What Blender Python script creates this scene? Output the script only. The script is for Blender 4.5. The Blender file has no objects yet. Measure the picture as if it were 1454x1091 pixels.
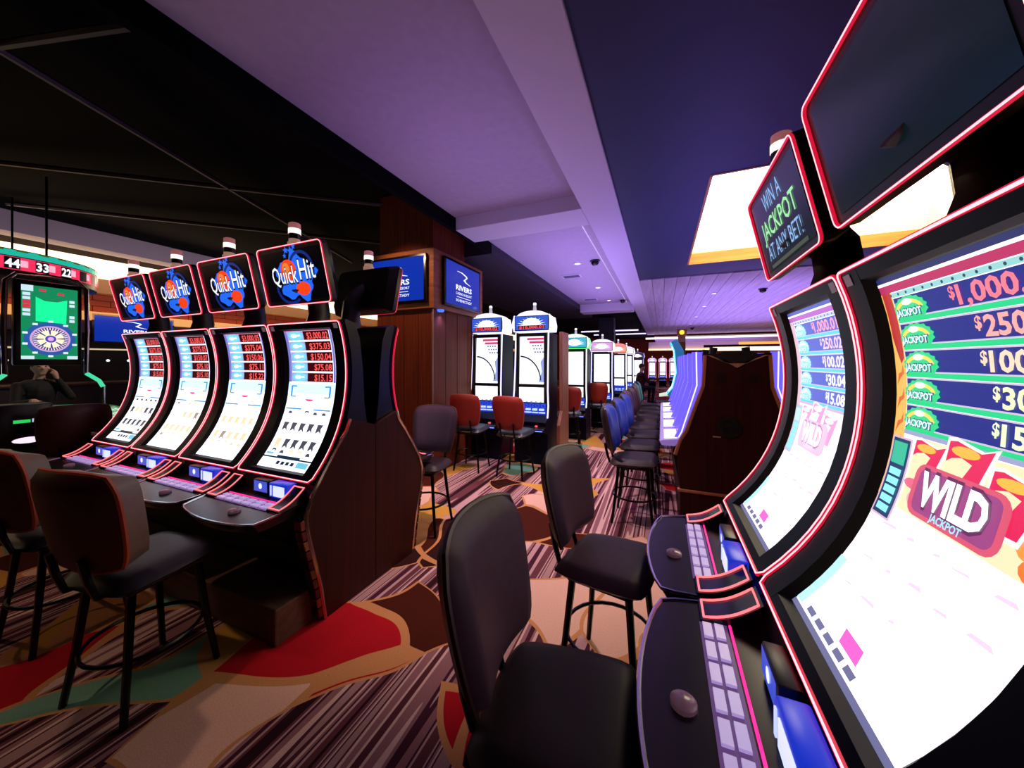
import bpy, bmesh, math, random
import numpy as np
from mathutils import Vector, Matrix, Euler
random.seed(7)
SC = bpy.context.scene
COL = SC.collection
R = math.radians
PI = math.pi

# ------------------------------------------------------------------ camera
F_PX, YAW, HORIZON, EYE = 497.25, R(23.156), 514.4, 1.54
cam = bpy.data.objects.new('camera', bpy.data.cameras.new('camera'))
COL.objects.link(cam)
cam.data.sensor_fit = 'HORIZONTAL'; cam.data.sensor_width = 36
cam.data.lens = 36 * F_PX / 1454
cam.data.shift_y = -(545.5 - HORIZON) / 1454
cam.data.clip_start = 0.02; cam.data.clip_end = 120
cam.location = (0, 0, EYE); cam.rotation_euler = (R(90), 0, YAW)
SC.camera = cam

# ------------------------------------------------------------------ world, exposure
w = bpy.data.worlds.new('world'); SC.world = w; w.use_nodes = True
bg = w.node_tree.nodes['Background']
bg.inputs[0].default_value = (0.25, 0.12, 0.35, 1); bg.inputs[1].default_value = 0.012
SC.view_settings.view_transform = 'Standard'
SC.view_settings.look = 'None'
SC.view_settings.exposure = 0.0
SC.view_settings.gamma = 1.0
SC.view_settings.use_curve_mapping = False

# ------------------------------------------------------------------ large lamps
def area(name, loc, rot, size, power, color, sy=None, spread=None):
    l = bpy.data.lights.new(name, 'AREA'); l.energy = power; l.color = color
    l.size = size
    if sy: l.shape = 'RECTANGLE'; l.size_y = sy
    if spread: l.spread = spread
    o = bpy.data.objects.new(name, l); COL.objects.link(o)
    o.location = loc; o.rotation_euler = rot
    return o
def spot(name, loc, rot, power, color, angle=90, blend=0.6, rad=0.05):
    l = bpy.data.lights.new(name, 'SPOT'); l.energy = power; l.color = color
    l.spot_size = R(angle); l.spot_blend = blend; l.shadow_soft_size = rad
    o = bpy.data.objects.new(name, l); COL.objects.link(o)
    o.location = loc; o.rotation_euler = rot
    return o
def aimed(src, dst): return (Vector(dst) - Vector(src)).to_track_quat('-Z', 'Y').to_euler()
VIOLET = (0.42, 0.22, 1.0)
# unseen violet lamps added to wash the ceilings from below
area('violet_ceiling_fill', (-1.45, 7.6, 2.3), (R(180), 0, 0), 1.0, 58, (0.45, 0.28, 1.0), 6.0)
area('violet_ceiling_fill', (-1.6, 2.6, 2.35), (R(180), 0, 0), 1.0, 6, (0.5, 0.28, 1.0), 1.6)
area('violet_ceiling_fill', (0.62, 5.3, 1.75), (R(180), 0, 0), 0.5, 34, (0.3, 0.2, 1.0), 3.4)
area('violet_ceiling_fill', (2.4, 13.0, 2.2), (R(180), 0, 0), 4.0, 250, (0.42, 0.27, 1.0), 9.0)
area('violet_ceiling_fill', (2.0, 25.0, 2.0), (R(180), 0, 0), 8.0, 160, (0.5, 0.27, 1.0), 4.0)
# warm lamp hidden in the far left cove
area('cove_lamp', (-10.5, 4.5, 3.25), (R(180), R(25), 0), 0.4, 120, (1.0, 0.72, 0.42), 16)
area('soffit_fill', (-8.3, 4.0, 2.9), (R(180), R(-50), 0), 0.4, 30, (0.9, 0.75, 0.9), 9)  # unseen lamp added to brighten the grey soffit
# downlights over the carpet, with unseen fill spots added among them
spot('downlight_and_fill', (-1.45, 3.2, 3.3), (0, 0, 0), 330, (1.0, 0.68, 0.72), 70)
spot('downlight_and_fill', (-0.75, 2.2, 3.3), (0, 0, 0), 50, (0.6, 0.42, 1.0), 75)
spot('downlight_and_fill', (-1.43, 6.4, 3.3), (0, 0, 0), 260, (1.0, 0.7, 0.75), 80)
spot('downlight_and_fill', (-1.2, 4.6, 3.3), (0, 0, 0), 200, (0.9, 0.65, 0.9), 80)
spot('downlight_and_fill', (-2.9, 0.5, 3.6), (0, 0, 0), 60, (1.0, 0.68, 0.5), 60)
spot('downlight_and_fill', (-6.3, 3.1, 3.6), aimed((-6.3, 3.1, 3.6), (-8.2, 1.98, 1.45)), 160, (1.0, 0.8, 0.7), 50)  # unseen spot added to light the seated figure's face
spot('downlight_and_fill', (-5.4, 0.6, 3.6), (0, 0, 0), 50, (1.0, 0.6, 0.45), 85)
spot('downlight_and_fill', (-3.3, 2.75, 3.6), aimed((-3.3, 2.75, 3.6), (-3.3, 3.95, 1.9)), 120, (1.0, 0.6, 0.4), 75)  # unseen spot turned onto the column to keep its wood warm
spot('downlight_and_fill', (-0.5, 2.0, 3.1), aimed((-0.5, 2.0, 3.1), (0.45, 3.5, 1.1)), 70, (1.0, 0.62, 0.55), 40)  # unseen spot added to brighten the speaker end panel
# ------------------------------------------------------------------ helpers
def lin(h):
    if isinstance(h, str):
        c = [int(h[i:i + 2], 16) / 255 for i in (0, 2, 4)]
        return tuple(((x + 0.055) / 1.055) ** 2.4 if x > 0.04045 else x / 12.92 for x in c)
    return tuple(h)

MATS = {}
def mat(name, color='808080', rough=0.5, metal=0.0, emit=None, strength=0.0, noise=0.0, scale=20.0, spec=0.5, bump=0.0):
    if name in MATS: return MATS[name]
    m = bpy.data.materials.new(name); m.use_nodes = True
    nt = m.node_tree; b = nt.nodes['Principled BSDF']
    c = lin(color)
    b.inputs['Base Color'].default_value = (*c, 1)
    b.inputs['Roughness'].default_value = rough
    b.inputs['Metallic'].default_value = metal
    b.inputs['Specular IOR Level'].default_value = spec
    if emit is not None:
        b.inputs['Emission Color'].default_value = (*lin(emit), 1)
        b.inputs['Emission Strength'].default_value = strength
    if noise or bump:
        tc = nt.nodes.new('ShaderNodeTexCoord'); n = nt.nodes.new('ShaderNodeTexNoise')
        n.inputs['Scale'].default_value = scale; n.inputs['Detail'].default_value = 4
        nt.links.new(tc.outputs['Object'], n.inputs['Vector'])
        if noise:
            mx = nt.nodes.new('ShaderNodeMix'); mx.data_type = 'RGBA'
            mx.inputs[6].default_value = (*[x * (1 - noise) for x in c], 1)
            mx.inputs[7].default_value = (*[min(1, x * (1 + noise)) for x in c], 1)
            nt.links.new(n.outputs['Fac'], mx.inputs[0]); nt.links.new(mx.outputs[2], b.inputs['Base Color'])
        if bump:
            bp = nt.nodes.new('ShaderNodeBump'); bp.inputs['Strength'].default_value = bump
            bp.inputs['Distance'].default_value = 0.01
            nt.links.new(n.outputs['Fac'], bp.inputs['Height']); nt.links.new(bp.outputs['Normal'], b.inputs['Normal'])
    MATS[name] = m
    return m
def em(color, strength=1.0):
    return mat('glow_%s_%s' % (color, strength), '050505', 0.3, 0, color, strength)

def wood(name, c1, c2, rough=0.35, along=(30, 30, 1.2), sheen=0.5):
    if name in MATS: return MATS[name]
    m = bpy.data.materials.new(name); m.use_nodes = True
    nt = m.node_tree; b = nt.nodes['Principled BSDF']
    tc = nt.nodes.new('ShaderNodeTexCoord'); mp = nt.nodes.new('ShaderNodeMapping')
    mp.inputs['Scale'].default_value = along
    n = nt.nodes.new('ShaderNodeTexNoise'); n.inputs['Scale'].default_value = 1.0; n.inputs['Detail'].default_value = 6
    n.inputs['Roughness'].default_value = 0.65
    r = nt.nodes.new('ShaderNodeValToRGB')
    r.color_ramp.elements[0].position = 0.3; r.color_ramp.elements[0].color = (*lin(c1), 1)
    r.color_ramp.elements[1].position = 0.72; r.color_ramp.elements[1].color = (*lin(c2), 1)
    nt.links.new(tc.outputs['Object'], mp.inputs['Vector']); nt.links.new(mp.outputs['Vector'], n.inputs['Vector'])
    nt.links.new(n.outputs['Fac'], r.inputs['Fac']); nt.links.new(r.outputs['Color'], b.inputs['Base Color'])
    b.inputs['Roughness'].default_value = rough; b.inputs['Specular IOR Level'].default_value = sheen
    bp = nt.nodes.new('ShaderNodeBump'); bp.inputs['Strength'].default_value = 0.1; bp.inputs['Distance'].default_value = 0.002
    nt.links.new(n.outputs['Fac'], bp.inputs['Height']); nt.links.new(bp.outputs['Normal'], b.inputs['Normal'])
    MATS[name] = m
    return m

class MB:
    def __init__(s): s.v = []; s.f = []
    def add(s, vs, fs):
        o = len(s.v); s.v += [tuple(p) for p in vs]; s.f += [tuple(i + o for i in f) for f in fs]; return s
    def bm(s, b, M=None):
        b.verts.index_update()
        s.add([(M @ v.co if M else v.co) for v in b.verts], [[v.index for v in f.verts] for f in b.faces]); b.free(); return s
    def box(s, x0, x1, y0, y1, z0, z1, bev=0.0, seg=2, M=None):
        b = bmesh.new(); bmesh.ops.create_cube(b, size=1)
        for v in b.verts:
            v.co = ((x0 + x1) / 2 + v.co.x * (x1 - x0), (y0 + y1) / 2 + v.co.y * (y1 - y0), (z0 + z1) / 2 + v.co.z * (z1 - z0))
        if bev: bmesh.ops.bevel(b, geom=b.edges[:], offset=bev, segments=seg, affect='EDGES', profile=0.5)
        return s.bm(b, M)
    def prism(s, poly, axis, a, b_, bev=0.0, M=None):
        # poly: 2D points in the two other axes (in x,y,z order)
        def p3(p, t):
            return {'x': (t, p[0], p[1]), 'y': (p[0], t, p[1]), 'z': (p[0], p[1], t)}[axis]
        b = bmesh.new()
        lo = [b.verts.new(p3(p, a)) for p in poly]; hi = [b.verts.new(p3(p, b_)) for p in poly]
        n = len(poly)
        b.faces.new(lo); b.faces.new(hi[::-1])
        for i in range(n): b.faces.new((lo[i], hi[i], hi[(i + 1) % n], lo[(i + 1) % n]))
        bmesh.ops.recalc_face_normals(b, faces=b.faces[:])
        if bev: bmesh.ops.bevel(b, geom=b.edges[:], offset=bev, segments=2, affect='EDGES', profile=0.5, clamp_overlap=True)
        return s.bm(b, M)
    def tube(s, pts, r, n=8, closed=False, flat=1.0, up=None):
        pts = [Vector(p) for p in pts]; N = len(pts); vs = []; fs = []
        rr = r if isinstance(r, (list, tuple)) else [r] * N
        prev = None
        for i, p in enumerate(pts):
            if closed: t = pts[(i + 1) % N] - pts[i - 1]
            else: t = pts[min(i + 1, N - 1)] - pts[max(i - 1, 0)]
            t.normalize()
            if prev is None:
                a = Vector((0, 0, 1)) if abs(t.z) < 0.9 else Vector((0, 1, 0))
                if up: a = Vector(up)
                u = t.cross(a).normalized()
            else:
                u = (prev - t * prev.dot(t)).normalized()
            prev = u; v = t.cross(u).normalized()
            for k in range(n):
                a = 2 * PI * k / n
                vs.append(p + (u * math.cos(a) + v * math.sin(a) * flat) * rr[i])
        for i in range(N if closed else N - 1):
            for k in range(n):
                j = (i + 1) % N
                fs.append((i * n + k, i * n + (k + 1) % n, j * n + (k + 1) % n, j * n + k))
        if not closed:
            fs.append(tuple(range(n))[::-1]); fs.append(tuple((N - 1) * n + k for k in range(n)))
        return s.add(vs, fs)
    def lathe(s, prof, n=20, c=(0, 0, 0), sx=1.0, sy=1.0):
        vs = []; fs = []; N = len(prof)
        for r, z in prof:
            for k in range(n):
                a = 2 * PI * k / n
                vs.append((c[0] + r * math.cos(a) * sx, c[1] + r * math.sin(a) * sy, c[2] + z))
        for i in range(N - 1):
            for k in range(n):
                fs.append((i * n + k, i * n + (k + 1) % n, (i + 1) * n + (k + 1) % n, (i + 1) * n + k))
        fs.append(tuple(range(n))[::-1]); fs.append(tuple((N - 1) * n + k for k in range(n)))
        return s.add(vs, fs)
    def grid(s, fn, nu, nv):
        vs = [fn(i / nu, j / nv) for j in range(nv + 1) for i in range(nu + 1)]
        fs = [(j * (nu + 1) + i, j * (nu + 1) + i + 1, (j + 1) * (nu + 1) + i + 1, (j + 1) * (nu + 1) + i) for j in range(nv) for i in range(nu)]
        return s.add(vs, fs)
    def flat(s, poly, fn):
        # flat polygon mapped through fn(a, b)
        return s.add([fn(*p) for p in poly], [tuple(range(len(poly)))])
    def mapped(s, vf, fn):
        return s.add([fn(x, y) for x, y in vf[0]], vf[1])
    def build(s, name, m, parent=None, smooth=True, normals=True, angle=35):
        me = bpy.data.meshes.new(name); me.from_pydata(s.v, [], s.f); me.update()
        if normals:
            b = bmesh.new(); b.from_mesh(me); bmesh.ops.recalc_face_normals(b, faces=b.faces[:]); b.to_mesh(me); b.free()
        if smooth:
            me.polygons.foreach_set('use_smooth', [True] * len(me.polygons)); me.set_sharp_from_angle(angle=R(angle))
        me.materials.append(m)
        o = bpy.data.objects.new(name, me); COL.objects.link(o)
        if parent: o.parent = parent
        return o

def tag(o, label, cat, group=None):
    o['label'] = label; o['category'] = cat
    if group: o['group'] = group
    return o
def thing(name, label, cat, loc=(0, 0, 0), rz=0.0, group=None):
    o = bpy.data.objects.new(name, None); COL.objects.link(o)
    o.empty_display_size = 0.1
    o.location = loc; o.rotation_euler = (0, 0, rz)
    return tag(o, label, cat, group)
def struct(o): o['kind'] = 'structure'; return o
KIDS = {}
def dup(root, label, loc, rz, group=None):
    r = root.copy(); COL.objects.link(r); r.location = loc; r.rotation_euler = (0, 0, rz)
    r['label'] = label
    if group: r['group'] = group
    for ch in list(root.children):
        c = ch.copy(); COL.objects.link(c); c.parent = r
        for g in list(ch.children):
            d = g.copy(); COL.objects.link(d); d.parent = c
    return r

TXT = {}
def text2d(s, fat=0.0):
    """glyph mesh of a string: baseline at 0, normalised to height 1 of a capital; returns (verts2d, faces), width"""
    k = (s, fat)
    if k in TXT: return TXT[k]
    cu = bpy.data.curves.new('t', 'FONT'); cu.body = s; cu.size = 1.0; cu.offset = fat; cu.resolution_u = 2
    o = bpy.data.objects.new('t', cu); COL.objects.link(o)
    dg = bpy.context.evaluated_depsgraph_get(); dg.update()
    me = bpy.data.meshes.new_from_object(o.evaluated_get(dg))
    v = [(p.co.x, p.co.y) for p in me.vertices]; f = [tuple(p.vertices) for p in me.polygons]
    bpy.data.objects.remove(o); bpy.data.curves.remove(cu); bpy.data.meshes.remove(me)
    x0 = min(a for a, b in v); x1 = max(a for a, b in v)
    v = [((a - x0) / 0.72, b / 0.72) for a, b in v]
    TXT[k] = ((v, f), (x1 - x0) / 0.72)
    return TXT[k]
def put_text(mb, s, x, z, h, fn, width=None, align='l', fat=0.0, shear=0.0):
    (v, f), w_ = text2d(s, fat)
    kx = (width / w_) if width else h
    W = w_ * kx
    x -= {'l': 0, 'c': W / 2, 'r': W}[align]
    mb.mapped(([(x + a * kx + shear * b * h, z + b * h) for a, b in v], f), fn)
def ell(cx, cz, rx, rz, n=20, a0=0, a1=2 * PI):
    return [(cx + rx * math.cos(a0 + (a1 - a0) * k / n), cz + rz * math.sin(a0 + (a1 - a0) * k / n)) for k in range(n + (0 if abs(a1 - a0 - 2 * PI) < 1e-6 else 1))]
def rrect(x0, x1, z0, z1, r, n=4):
    p = []
    for cx, cz, a in ((x1 - r, z1 - r, 0), (x0 + r, z1 - r, 90), (x0 + r, z0 + r, 180), (x1 - r, z0 + r, 270)):
        for k in range(n + 1):
            t = R(a + 90 * k / n); p.append((cx + r * math.cos(t), cz + r * math.sin(t)))
    return p

# ------------------------------------------------------------------ shared materials
M_BLACK = mat('black_plastic', '0b090b', 0.35, noise=0.3)
M_GLOSS = mat('dark_gloss_plastic', '14101a', 0.22, spec=0.6)
M_MATTE = mat('matte_black', '060506', 0.8)
M_CHROME = mat('chrome', 'c8c4c8', 0.15, 1.0)
M_STEEL = mat('brushed_steel', '8a8588', 0.35, 1.0)
M_DECK = mat('bronze_plastic', '241a20', 0.25, 0.3, noise=0.2)
M_WOOD = wood('mahogany_veneer', '220605', '420f08', 0.5, sheen=0.25)
M_WOODCOL = wood('walnut_column_veneer', '4a1a0c', '7a3214', 0.55, (40, 40, 1.0), 0.2)
M_WOODTRIM = wood('light_wood_edge', '9a5a38', 'c07a50', 0.4)
M_NEON = em('f01840', 0.8)
M_NEONC = em('ff9ca4', 2.6)
M_LEG = mat('black_steel_leg', '0a0a0c', 0.3, 0.6)

# ================================================================== SETTING
def carpet():
    m = bpy.data.materials.new('patterned_carpet'); m.use_nodes = True
    nt = m.node_tree; N = nt.nodes; L = nt.links; b = N['Principled BSDF']
    b.inputs['Roughness'].default_value = 0.95; b.inputs['Specular IOR Level'].default_value = 0.1
    tc = N.new('ShaderNodeTexCoord')
    def mapping(rot, sc, src):
        mp = N.new('ShaderNodeMapping'); mp.inputs['Rotation'].default_value = (0, 0, R(rot)); mp.inputs['Scale'].default_value = sc
        L.new(src, mp.inputs['Vector']); return mp.outputs['Vector']
    def noise(vec, sc, det=2):
        n = N.new('ShaderNodeTexNoise'); n.inputs['Scale'].default_value = sc; n.inputs['Detail'].default_value = det
        L.new(vec, n.inputs['Vector']); return n
    def ramp(fac, stops, interp='CONSTANT'):
        r = N.new('ShaderNodeValToRGB'); r.color_ramp.interpolation = interp
        e = r.color_ramp.elements
        while len(e) < len(stops): e.new(0.5)
        for i, (p, c) in enumerate(stops):
            e[i].position = p; e[i].color = (*lin(c), 1)
        L.new(fac, r.inputs['Fac']); return r.outputs['Color']
    def mix(f, a, c):
        x = N.new('ShaderNodeMix'); x.data_type = 'RGBA'
        L.new(f, x.inputs[0]); L.new(a, x.inputs[6]); L.new(c, x.inputs[7]); return x.outputs[2]
    obj = tc.outputs['Object']
    # woven streaks
    st = noise(mapping(-3, (8.0, 0.14, 1), obj), 1.0, 1)
    base = ramp(st.outputs['Fac'], [(0.0, '30141c'), (0.36, '6a3a40'), (0.42, 'c49a98'), (0.46, '4a2030'), (0.50, '9a6a6c'), (0.54, 'dcb4a8'), (0.58, '5a2c34'), (0.62, 'b08884')])
    # warped big scrolls
    wp = noise(mapping(0, (1, 1, 1), obj), 0.9, 1)
    addv = N.new('ShaderNodeVectorMath'); addv.operation = 'MULTIPLY_ADD'
    addv.inputs[1].default_value = (1.2, 1.2, 0); L.new(wp.outputs['Color'], addv.inputs[0]); L.new(obj, addv.inputs[2])
    vo = N.new('ShaderNodeTexVoronoi'); vo.inputs['Scale'].default_value = 2.0; L.new(addv.outputs[0], vo.inputs['Vector'])
    vd = N.new('ShaderNodeTexVoronoi'); vd.feature = 'DISTANCE_TO_EDGE'; vd.inputs['Scale'].default_value = 2.0; L.new(addv.outputs[0], vd.inputs['Vector'])
    sep = N.new('ShaderNodeSeparateColor'); L.new(vo.outputs['Color'], sep.inputs[0])
    cells = ramp(sep.outputs[0], [(0.0, '4a1a0c'), (0.16, 'b81420'), (0.46, '78a890'), (0.54, 'd09a40'), (0.68, 'e8b8a0'), (0.86, '341612')])
    def math_(op, a, v):
        x = N.new('ShaderNodeMath'); x.operation = op; L.new(a, x.inputs[0])
        if isinstance(v, (int, float)): x.inputs[1].default_value = v
        else: L.new(v, x.inputs[1])
        return x.outputs[0]
    inside = math_('GREATER_THAN', sep.outputs[1], 0.40)
    c1 = mix(inside, base, cells)
    line = N.new('ShaderNodeMath'); line.operation = 'LESS_THAN'; L.new(vd.outputs['Distance'], line.inputs[0]); line.inputs[1].default_value = 0.035
    rgb = N.new('ShaderNodeRGB'); rgb.outputs[0].default_value = (*lin('d09058'), 1)
    l2 = math_('MULTIPLY', line.outputs[0], inside)
    c2 = mix(l2, c1, rgb.outputs[0])
    fz = noise(obj, 160, 2)
    c3 = N.new('ShaderNodeMix'); c3.data_type = 'RGBA'; c3.blend_type = 'MULTIPLY'; c3.inputs[0].default_value = 0.35
    L.new(c2, c3.inputs[6]); L.new(fz.outputs['Fac'], c3.inputs[7])
    L.new(c3.outputs[2], b.inputs['Base Color'])
    bp = N.new('ShaderNodeBump'); bp.inputs['Strength'].default_value = 0.3; bp.inputs['Distance'].default_value = 0.004
    L.new(fz.outputs['Fac'], bp.inputs['Height']); L.new(bp.outputs['Normal'], b.inputs['Normal'])
    return m
struct(MB().box(-14, 12, -4, 32, -0.1, 0).build('floor', carpet(), smooth=False))

M_CEIL = mat('pale_ceiling_board', 'b0a6b2', 0.75, noise=0.12, scale=14)
M_BEAM = mat('white_ceiling_beam', 'd2ccd6', 0.7)
M_NAVY = mat('navy_ceiling_panel', '0c1a4c', 0.6, noise=0.1, scale=3)
M_DARKC = mat('black_ceiling', '010101', 0.95, spec=0.1)
M_SLATE = mat('slate_soffit', '2a2430', 0.8)
# upper ceiling of the aisle: panels between the beams
ZB, ZC = 3.2, 3.36
C = struct(MB().box(-2.39, -0.3, -2.0, 23.0, ZC, ZC + 0.08).build('ceiling', M_CEIL, smooth=False))
MB().box(-0.98, -0.97, 4.4, 13.0, ZC - 0.012, ZC).build('light_slot', em('d8c0ff', 0.8), C)
def beam(x0, x1, y0, y1, z0=ZB, z1=ZC + 0.1, m=M_BEAM, name='ceiling_beam'):
    return struct(MB().box(x0, x1, y0, y1, z0, z1, 0.008).build(name, m, smooth=False))
beam(-0.80, -0.42, -2.0, 23.0)
beam(-2.39, -0.80, 3.78, 4.27)
beam(-2.39, -0.80, 11.1, 11.7, 3.12)
# navy bay with the warm light well
NB = MB()
NB.box(-0.42, 0.41, -2.0, 7.62, ZB + 0.02, ZB + 0.2); NB.box(0.41, 3.4, 6.75, 7.62, ZB + 0.02, ZB + 0.2)
NB.box(3.4, 9.0, -2.0, 7.62, ZB + 0.02, ZB + 0.2); NB.box(0.41, 3.4, -2.0, 3.6, ZB + 0.02, ZB + 0.2)
nb = struct(NB.build('ceiling', M_NAVY, smooth=False))
M_WELL = wood('light_well_wood', 'a86a20', 'd09038', 0.5, (1.0, 1.0, 20))
for (a, b_, c, d) in ((0.40, 3.41, 6.735, 6.76), (0.40, 3.41, 3.59, 3.615), (0.40, 0.425, 3.6, 6.75), (3.385, 3.41, 3.6, 6.75)):
    MB().box(a, b_, c, d, ZB + 0.015, ZB + 0.20).build('light_well_side', M_WELL, nb, smooth=False)
for (a, b_, c, d) in ((0.33, 3.48, 6.80, 6.83), (0.33, 3.48, 3.52, 3.55), (0.30, 0.33, 3.52, 6.83), (3.48, 3.51, 3.52, 6.83)):
    MB().box(a, b_, c, d, ZB + 0.20, ZB + 0.62).build('light_well_cove', mat('cream_cove', 'faeac0', 0.6), nb, smooth=False)
MB().box(0.3, 3.5, 3.5, 6.85, ZB + 0.62, ZB + 0.66).build('light_well_lid', em('fff0cc', 7.0), nb, smooth=False)
# plank ceiling behind the navy bay
pc = struct(MB().box(-0.42, 10.0, 7.62, 23.0, ZB + 0.05, ZB + 0.12).build('ceiling', mat('ceiling_backing', '4a4450', 0.9), smooth=False))
M_PLANK = wood('washed_ceiling_plank', 'a498a4', 'cfc4cc', 0.6, (8, 0.6, 8))
pw = 0.235
pm = None
for i in range(44):
    x0 = -0.42 + i * pw
    if pm is None:
        pm = MB().box(0.004, pw - 0.004, 0, 15.38, 0, 0.05).build('plank', M_PLANK, pc, smooth=False)
        pm.location = (x0, 7.62, ZB); continue
    o = pm.copy(); COL.objects.link(o); o.location = (x0, 7.62, ZB + random.uniform(0, 0.006))
# dark low ceiling left of the aisle, black ceiling over the left banks
struct(MB().box(-4.6, -2.39, 4.8, 13.2, 3.2, 3.5).build('ceiling', M_SLATE, smooth=False))
bc = struct(MB().box(-9.6, -2.39, -4, 28, 3.95, 4.05).build('ceiling', M_DARKC, smooth=False))
struct(MB().box(-2.45, -2.39, -4, 4.8, 3.2, 4.0).build('ceiling_fascia', M_DARKC, smooth=False))
struct(MB().box(-2.39, 10, -4, -2.0, 3.2, 3.4).build('ceiling', M_DARKC, smooth=False))
struct(MB().box(-0.42, 10, 23.0, 28, 3.0, 3.1).build('ceiling', M_CEIL, smooth=False))
struct(MB().box(-4.6, -0.42, 13.2, 28, 3.3, 3.4).build('ceiling', M_DARKC, smooth=False))
M_TRACK = mat('track_rail', '2a1420', 0.5)
for (a, b_) in (((-8.6, 0.2, 3.86), (-3.0, 4.6, 3.86)), ((-8.8, 1.8, 3.86), (-4.2, 6.0, 3.86)), ((-4.4, 0.6, 3.86), (-6.6, 6.0, 3.86)), ((-7.6, 0.0, 3.86), (-2.6, 1.4, 3.86))):
    MB().tube([a, b_], 0.03, 6).build('track_rail', M_TRACK, bc)
# far left: slate tray edge, white-hot cove, brick wall, dark band
struct(MB().box(-9.9, -9.5, -4, 28, 3.62, 4.05).build('ceiling_fascia', mat('grey_soffit', 'a89aa4', 0.8), smooth=False))
struct(MB().box(-13, -9.9, -4, 28, 3.98, 4.05).build('ceiling', mat('cream_cove_ceiling', 'f0d8b0', 0.8), smooth=False))
cv = struct(MB().box(-11.2, -10.9, -4, 28, 3.0, 3.3).build('cove_ledge', mat('cove_ledge', 'd0a878', 0.7), smooth=False))
MB().box(-10.97, -10.93, -4, 28, 3.3, 3.72).build('cove_tube', em('ffe2b8', 2.6), cv, smooth=False)
wall_l = struct(MB().box(-11.6, -11.2, -4, 28, 0, 3.98).build('wall_left', mat('dark_wall', '1a1012', 0.8), smooth=False))
M_BRICK = mat('lit_terracotta_tile', 'c05a34', 0.6, emit=None, noise=0.2, scale=6)
tile = None
for r_ in range(3):
    for k in range(22):
        y = -0.5 + k * 0.55 + (0.27 if r_ % 2 else 0)
        z = 2.62 + r_ * 0.125
        if tile is None:
            tile = MB().box(0, 0.03, 0.006, 0.544, 0.004, 0.121, 0.004, 1).build('tile', M_BRICK, wall_l, smooth=False)
            tile.location = (-11.2, y, z); continue
        o = tile.copy(); COL.objects.link(o); o.location = (-11.2, y, z)
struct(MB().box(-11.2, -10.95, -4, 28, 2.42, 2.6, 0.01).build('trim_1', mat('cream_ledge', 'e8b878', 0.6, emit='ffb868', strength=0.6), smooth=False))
struct(MB().box(-11.2, -11.05, -4, 28, 2.15, 2.42, 0.01).build('trim_2', mat('violet_grey_band', '4a3a48', 0.7), smooth=False))
# the walls that close the room
struct(MB().box(-14, 12, 31.0, 31.4, 0, 4).build('wall_back', mat('red_lit_wall', 'a03828', 0.7, noise=0.2), smooth=False))
struct(MB().box(10.0, 10.4, -4, 32, 0, 4).build('wall_right', mat('maroon_wall', '4a2028', 0.8), smooth=False))
struct(MB().box(-14, 12, -4.4, -4.0, 0, 4).build('wall_front', mat('dark_wall_front', '150c10', 0.8), smooth=False))
t3 = struct(MB().box(-0.9, 10, 22.9, 23.0, 2.93, 3.02).build('trim_3', em('ffe6d8', 2.2), smooth=False))
struct(MB().box(-0.9, 10, 27.9, 28.2, 2.5, 3.0).build('trim_4', M_BEAM, smooth=False))
struct(MB().box(-0.9, 10, 27.7, 27.9, 2.40, 2.50).build('trim_5', em('ffc890', 2.4), smooth=False))

struct(MB().box(2.4, 9.9, 20.4, 20.6, 2.12, 2.30).build('trim_6', em('ffe0c0', 2.4), smooth=False))
struct(MB().box(3.2, 9.9, 18.4, 18.6, 2.34, 2.44).build('trim_7', em('ff9a40', 1.6), smooth=False))
struct(MB().box(2.0, 9.9, 20.4, 20.7, 2.30, 2.42).build('trim_8', mat('dark_bulkhead', '1a1420', 0.8), smooth=False))

# ================================================================== CURVED SLOT MACHINES
_pz = np.array([0.813, 0.846, 0.895, 0.95, 0.974, 1.036, 1.133, 1.192, 1.276, 1.332, 1.384, 1.445, 1.501, 1.525, 1.577, 1.671, 1.688, 1.763, 1.81])
_py = np.array([0.046, 0.058, 0.11, 0.154, 0.178, 0.208, 0.25, 0.275, 0.29, 0.298, 0.305, 0.311, 0.31, 0.311, 0.301, 0.288, 0.286, 0.265, 0.248])
_co = np.polyfit(_pz - 1.3, _py, 4)
def py(z): return float(np.polyval(_co, z - 1.3))
def dpy(z): return float(np.polyval(np.polyder(_co), z - 1.3))
def surf(x, z, off=0.0):
    d = dpy(z); l = math.hypot(1, d)
    return (x, py(z) - off / l, z + off * d / l)
REC = 0.022
def ssurf(x, z, off=0.0): return surf(x, z, off - REC)
ZS0, ZS1, XS = 0.868, 1.752, 0.232       # screen limits
ZN0, ZN1, XN = 0.828, 1.808, 0.350       # neon limits

def neon_loop(n=18):
    p = []
    r = 0.018
    for k in range(n + 1): p.append((XN, ZN0 + r + (ZN1 - ZN0 - 2 * r) * k / n))
    for a in (30, 60): p.append((XN - r + r * math.cos(R(a)), ZN1 - r + r * math.sin(R(a))))
    p += [(XN - r, ZN1), (0.12, ZN1), (-0.12, ZN1), (-XN + r, ZN1)]
    for a in (120, 150): p.append((-XN + r + r * math.cos(R(a)), ZN1 - r + r * math.sin(R(a))))
    for k in range(n + 1): p.append((-XN, ZN1 - r - (ZN1 - ZN0 - 2 * r) * k / n))
    p += [(-XN + r, ZN0), (-0.12, ZN0), (0.12, ZN0), (XN - r, ZN0)]
    return p

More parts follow.
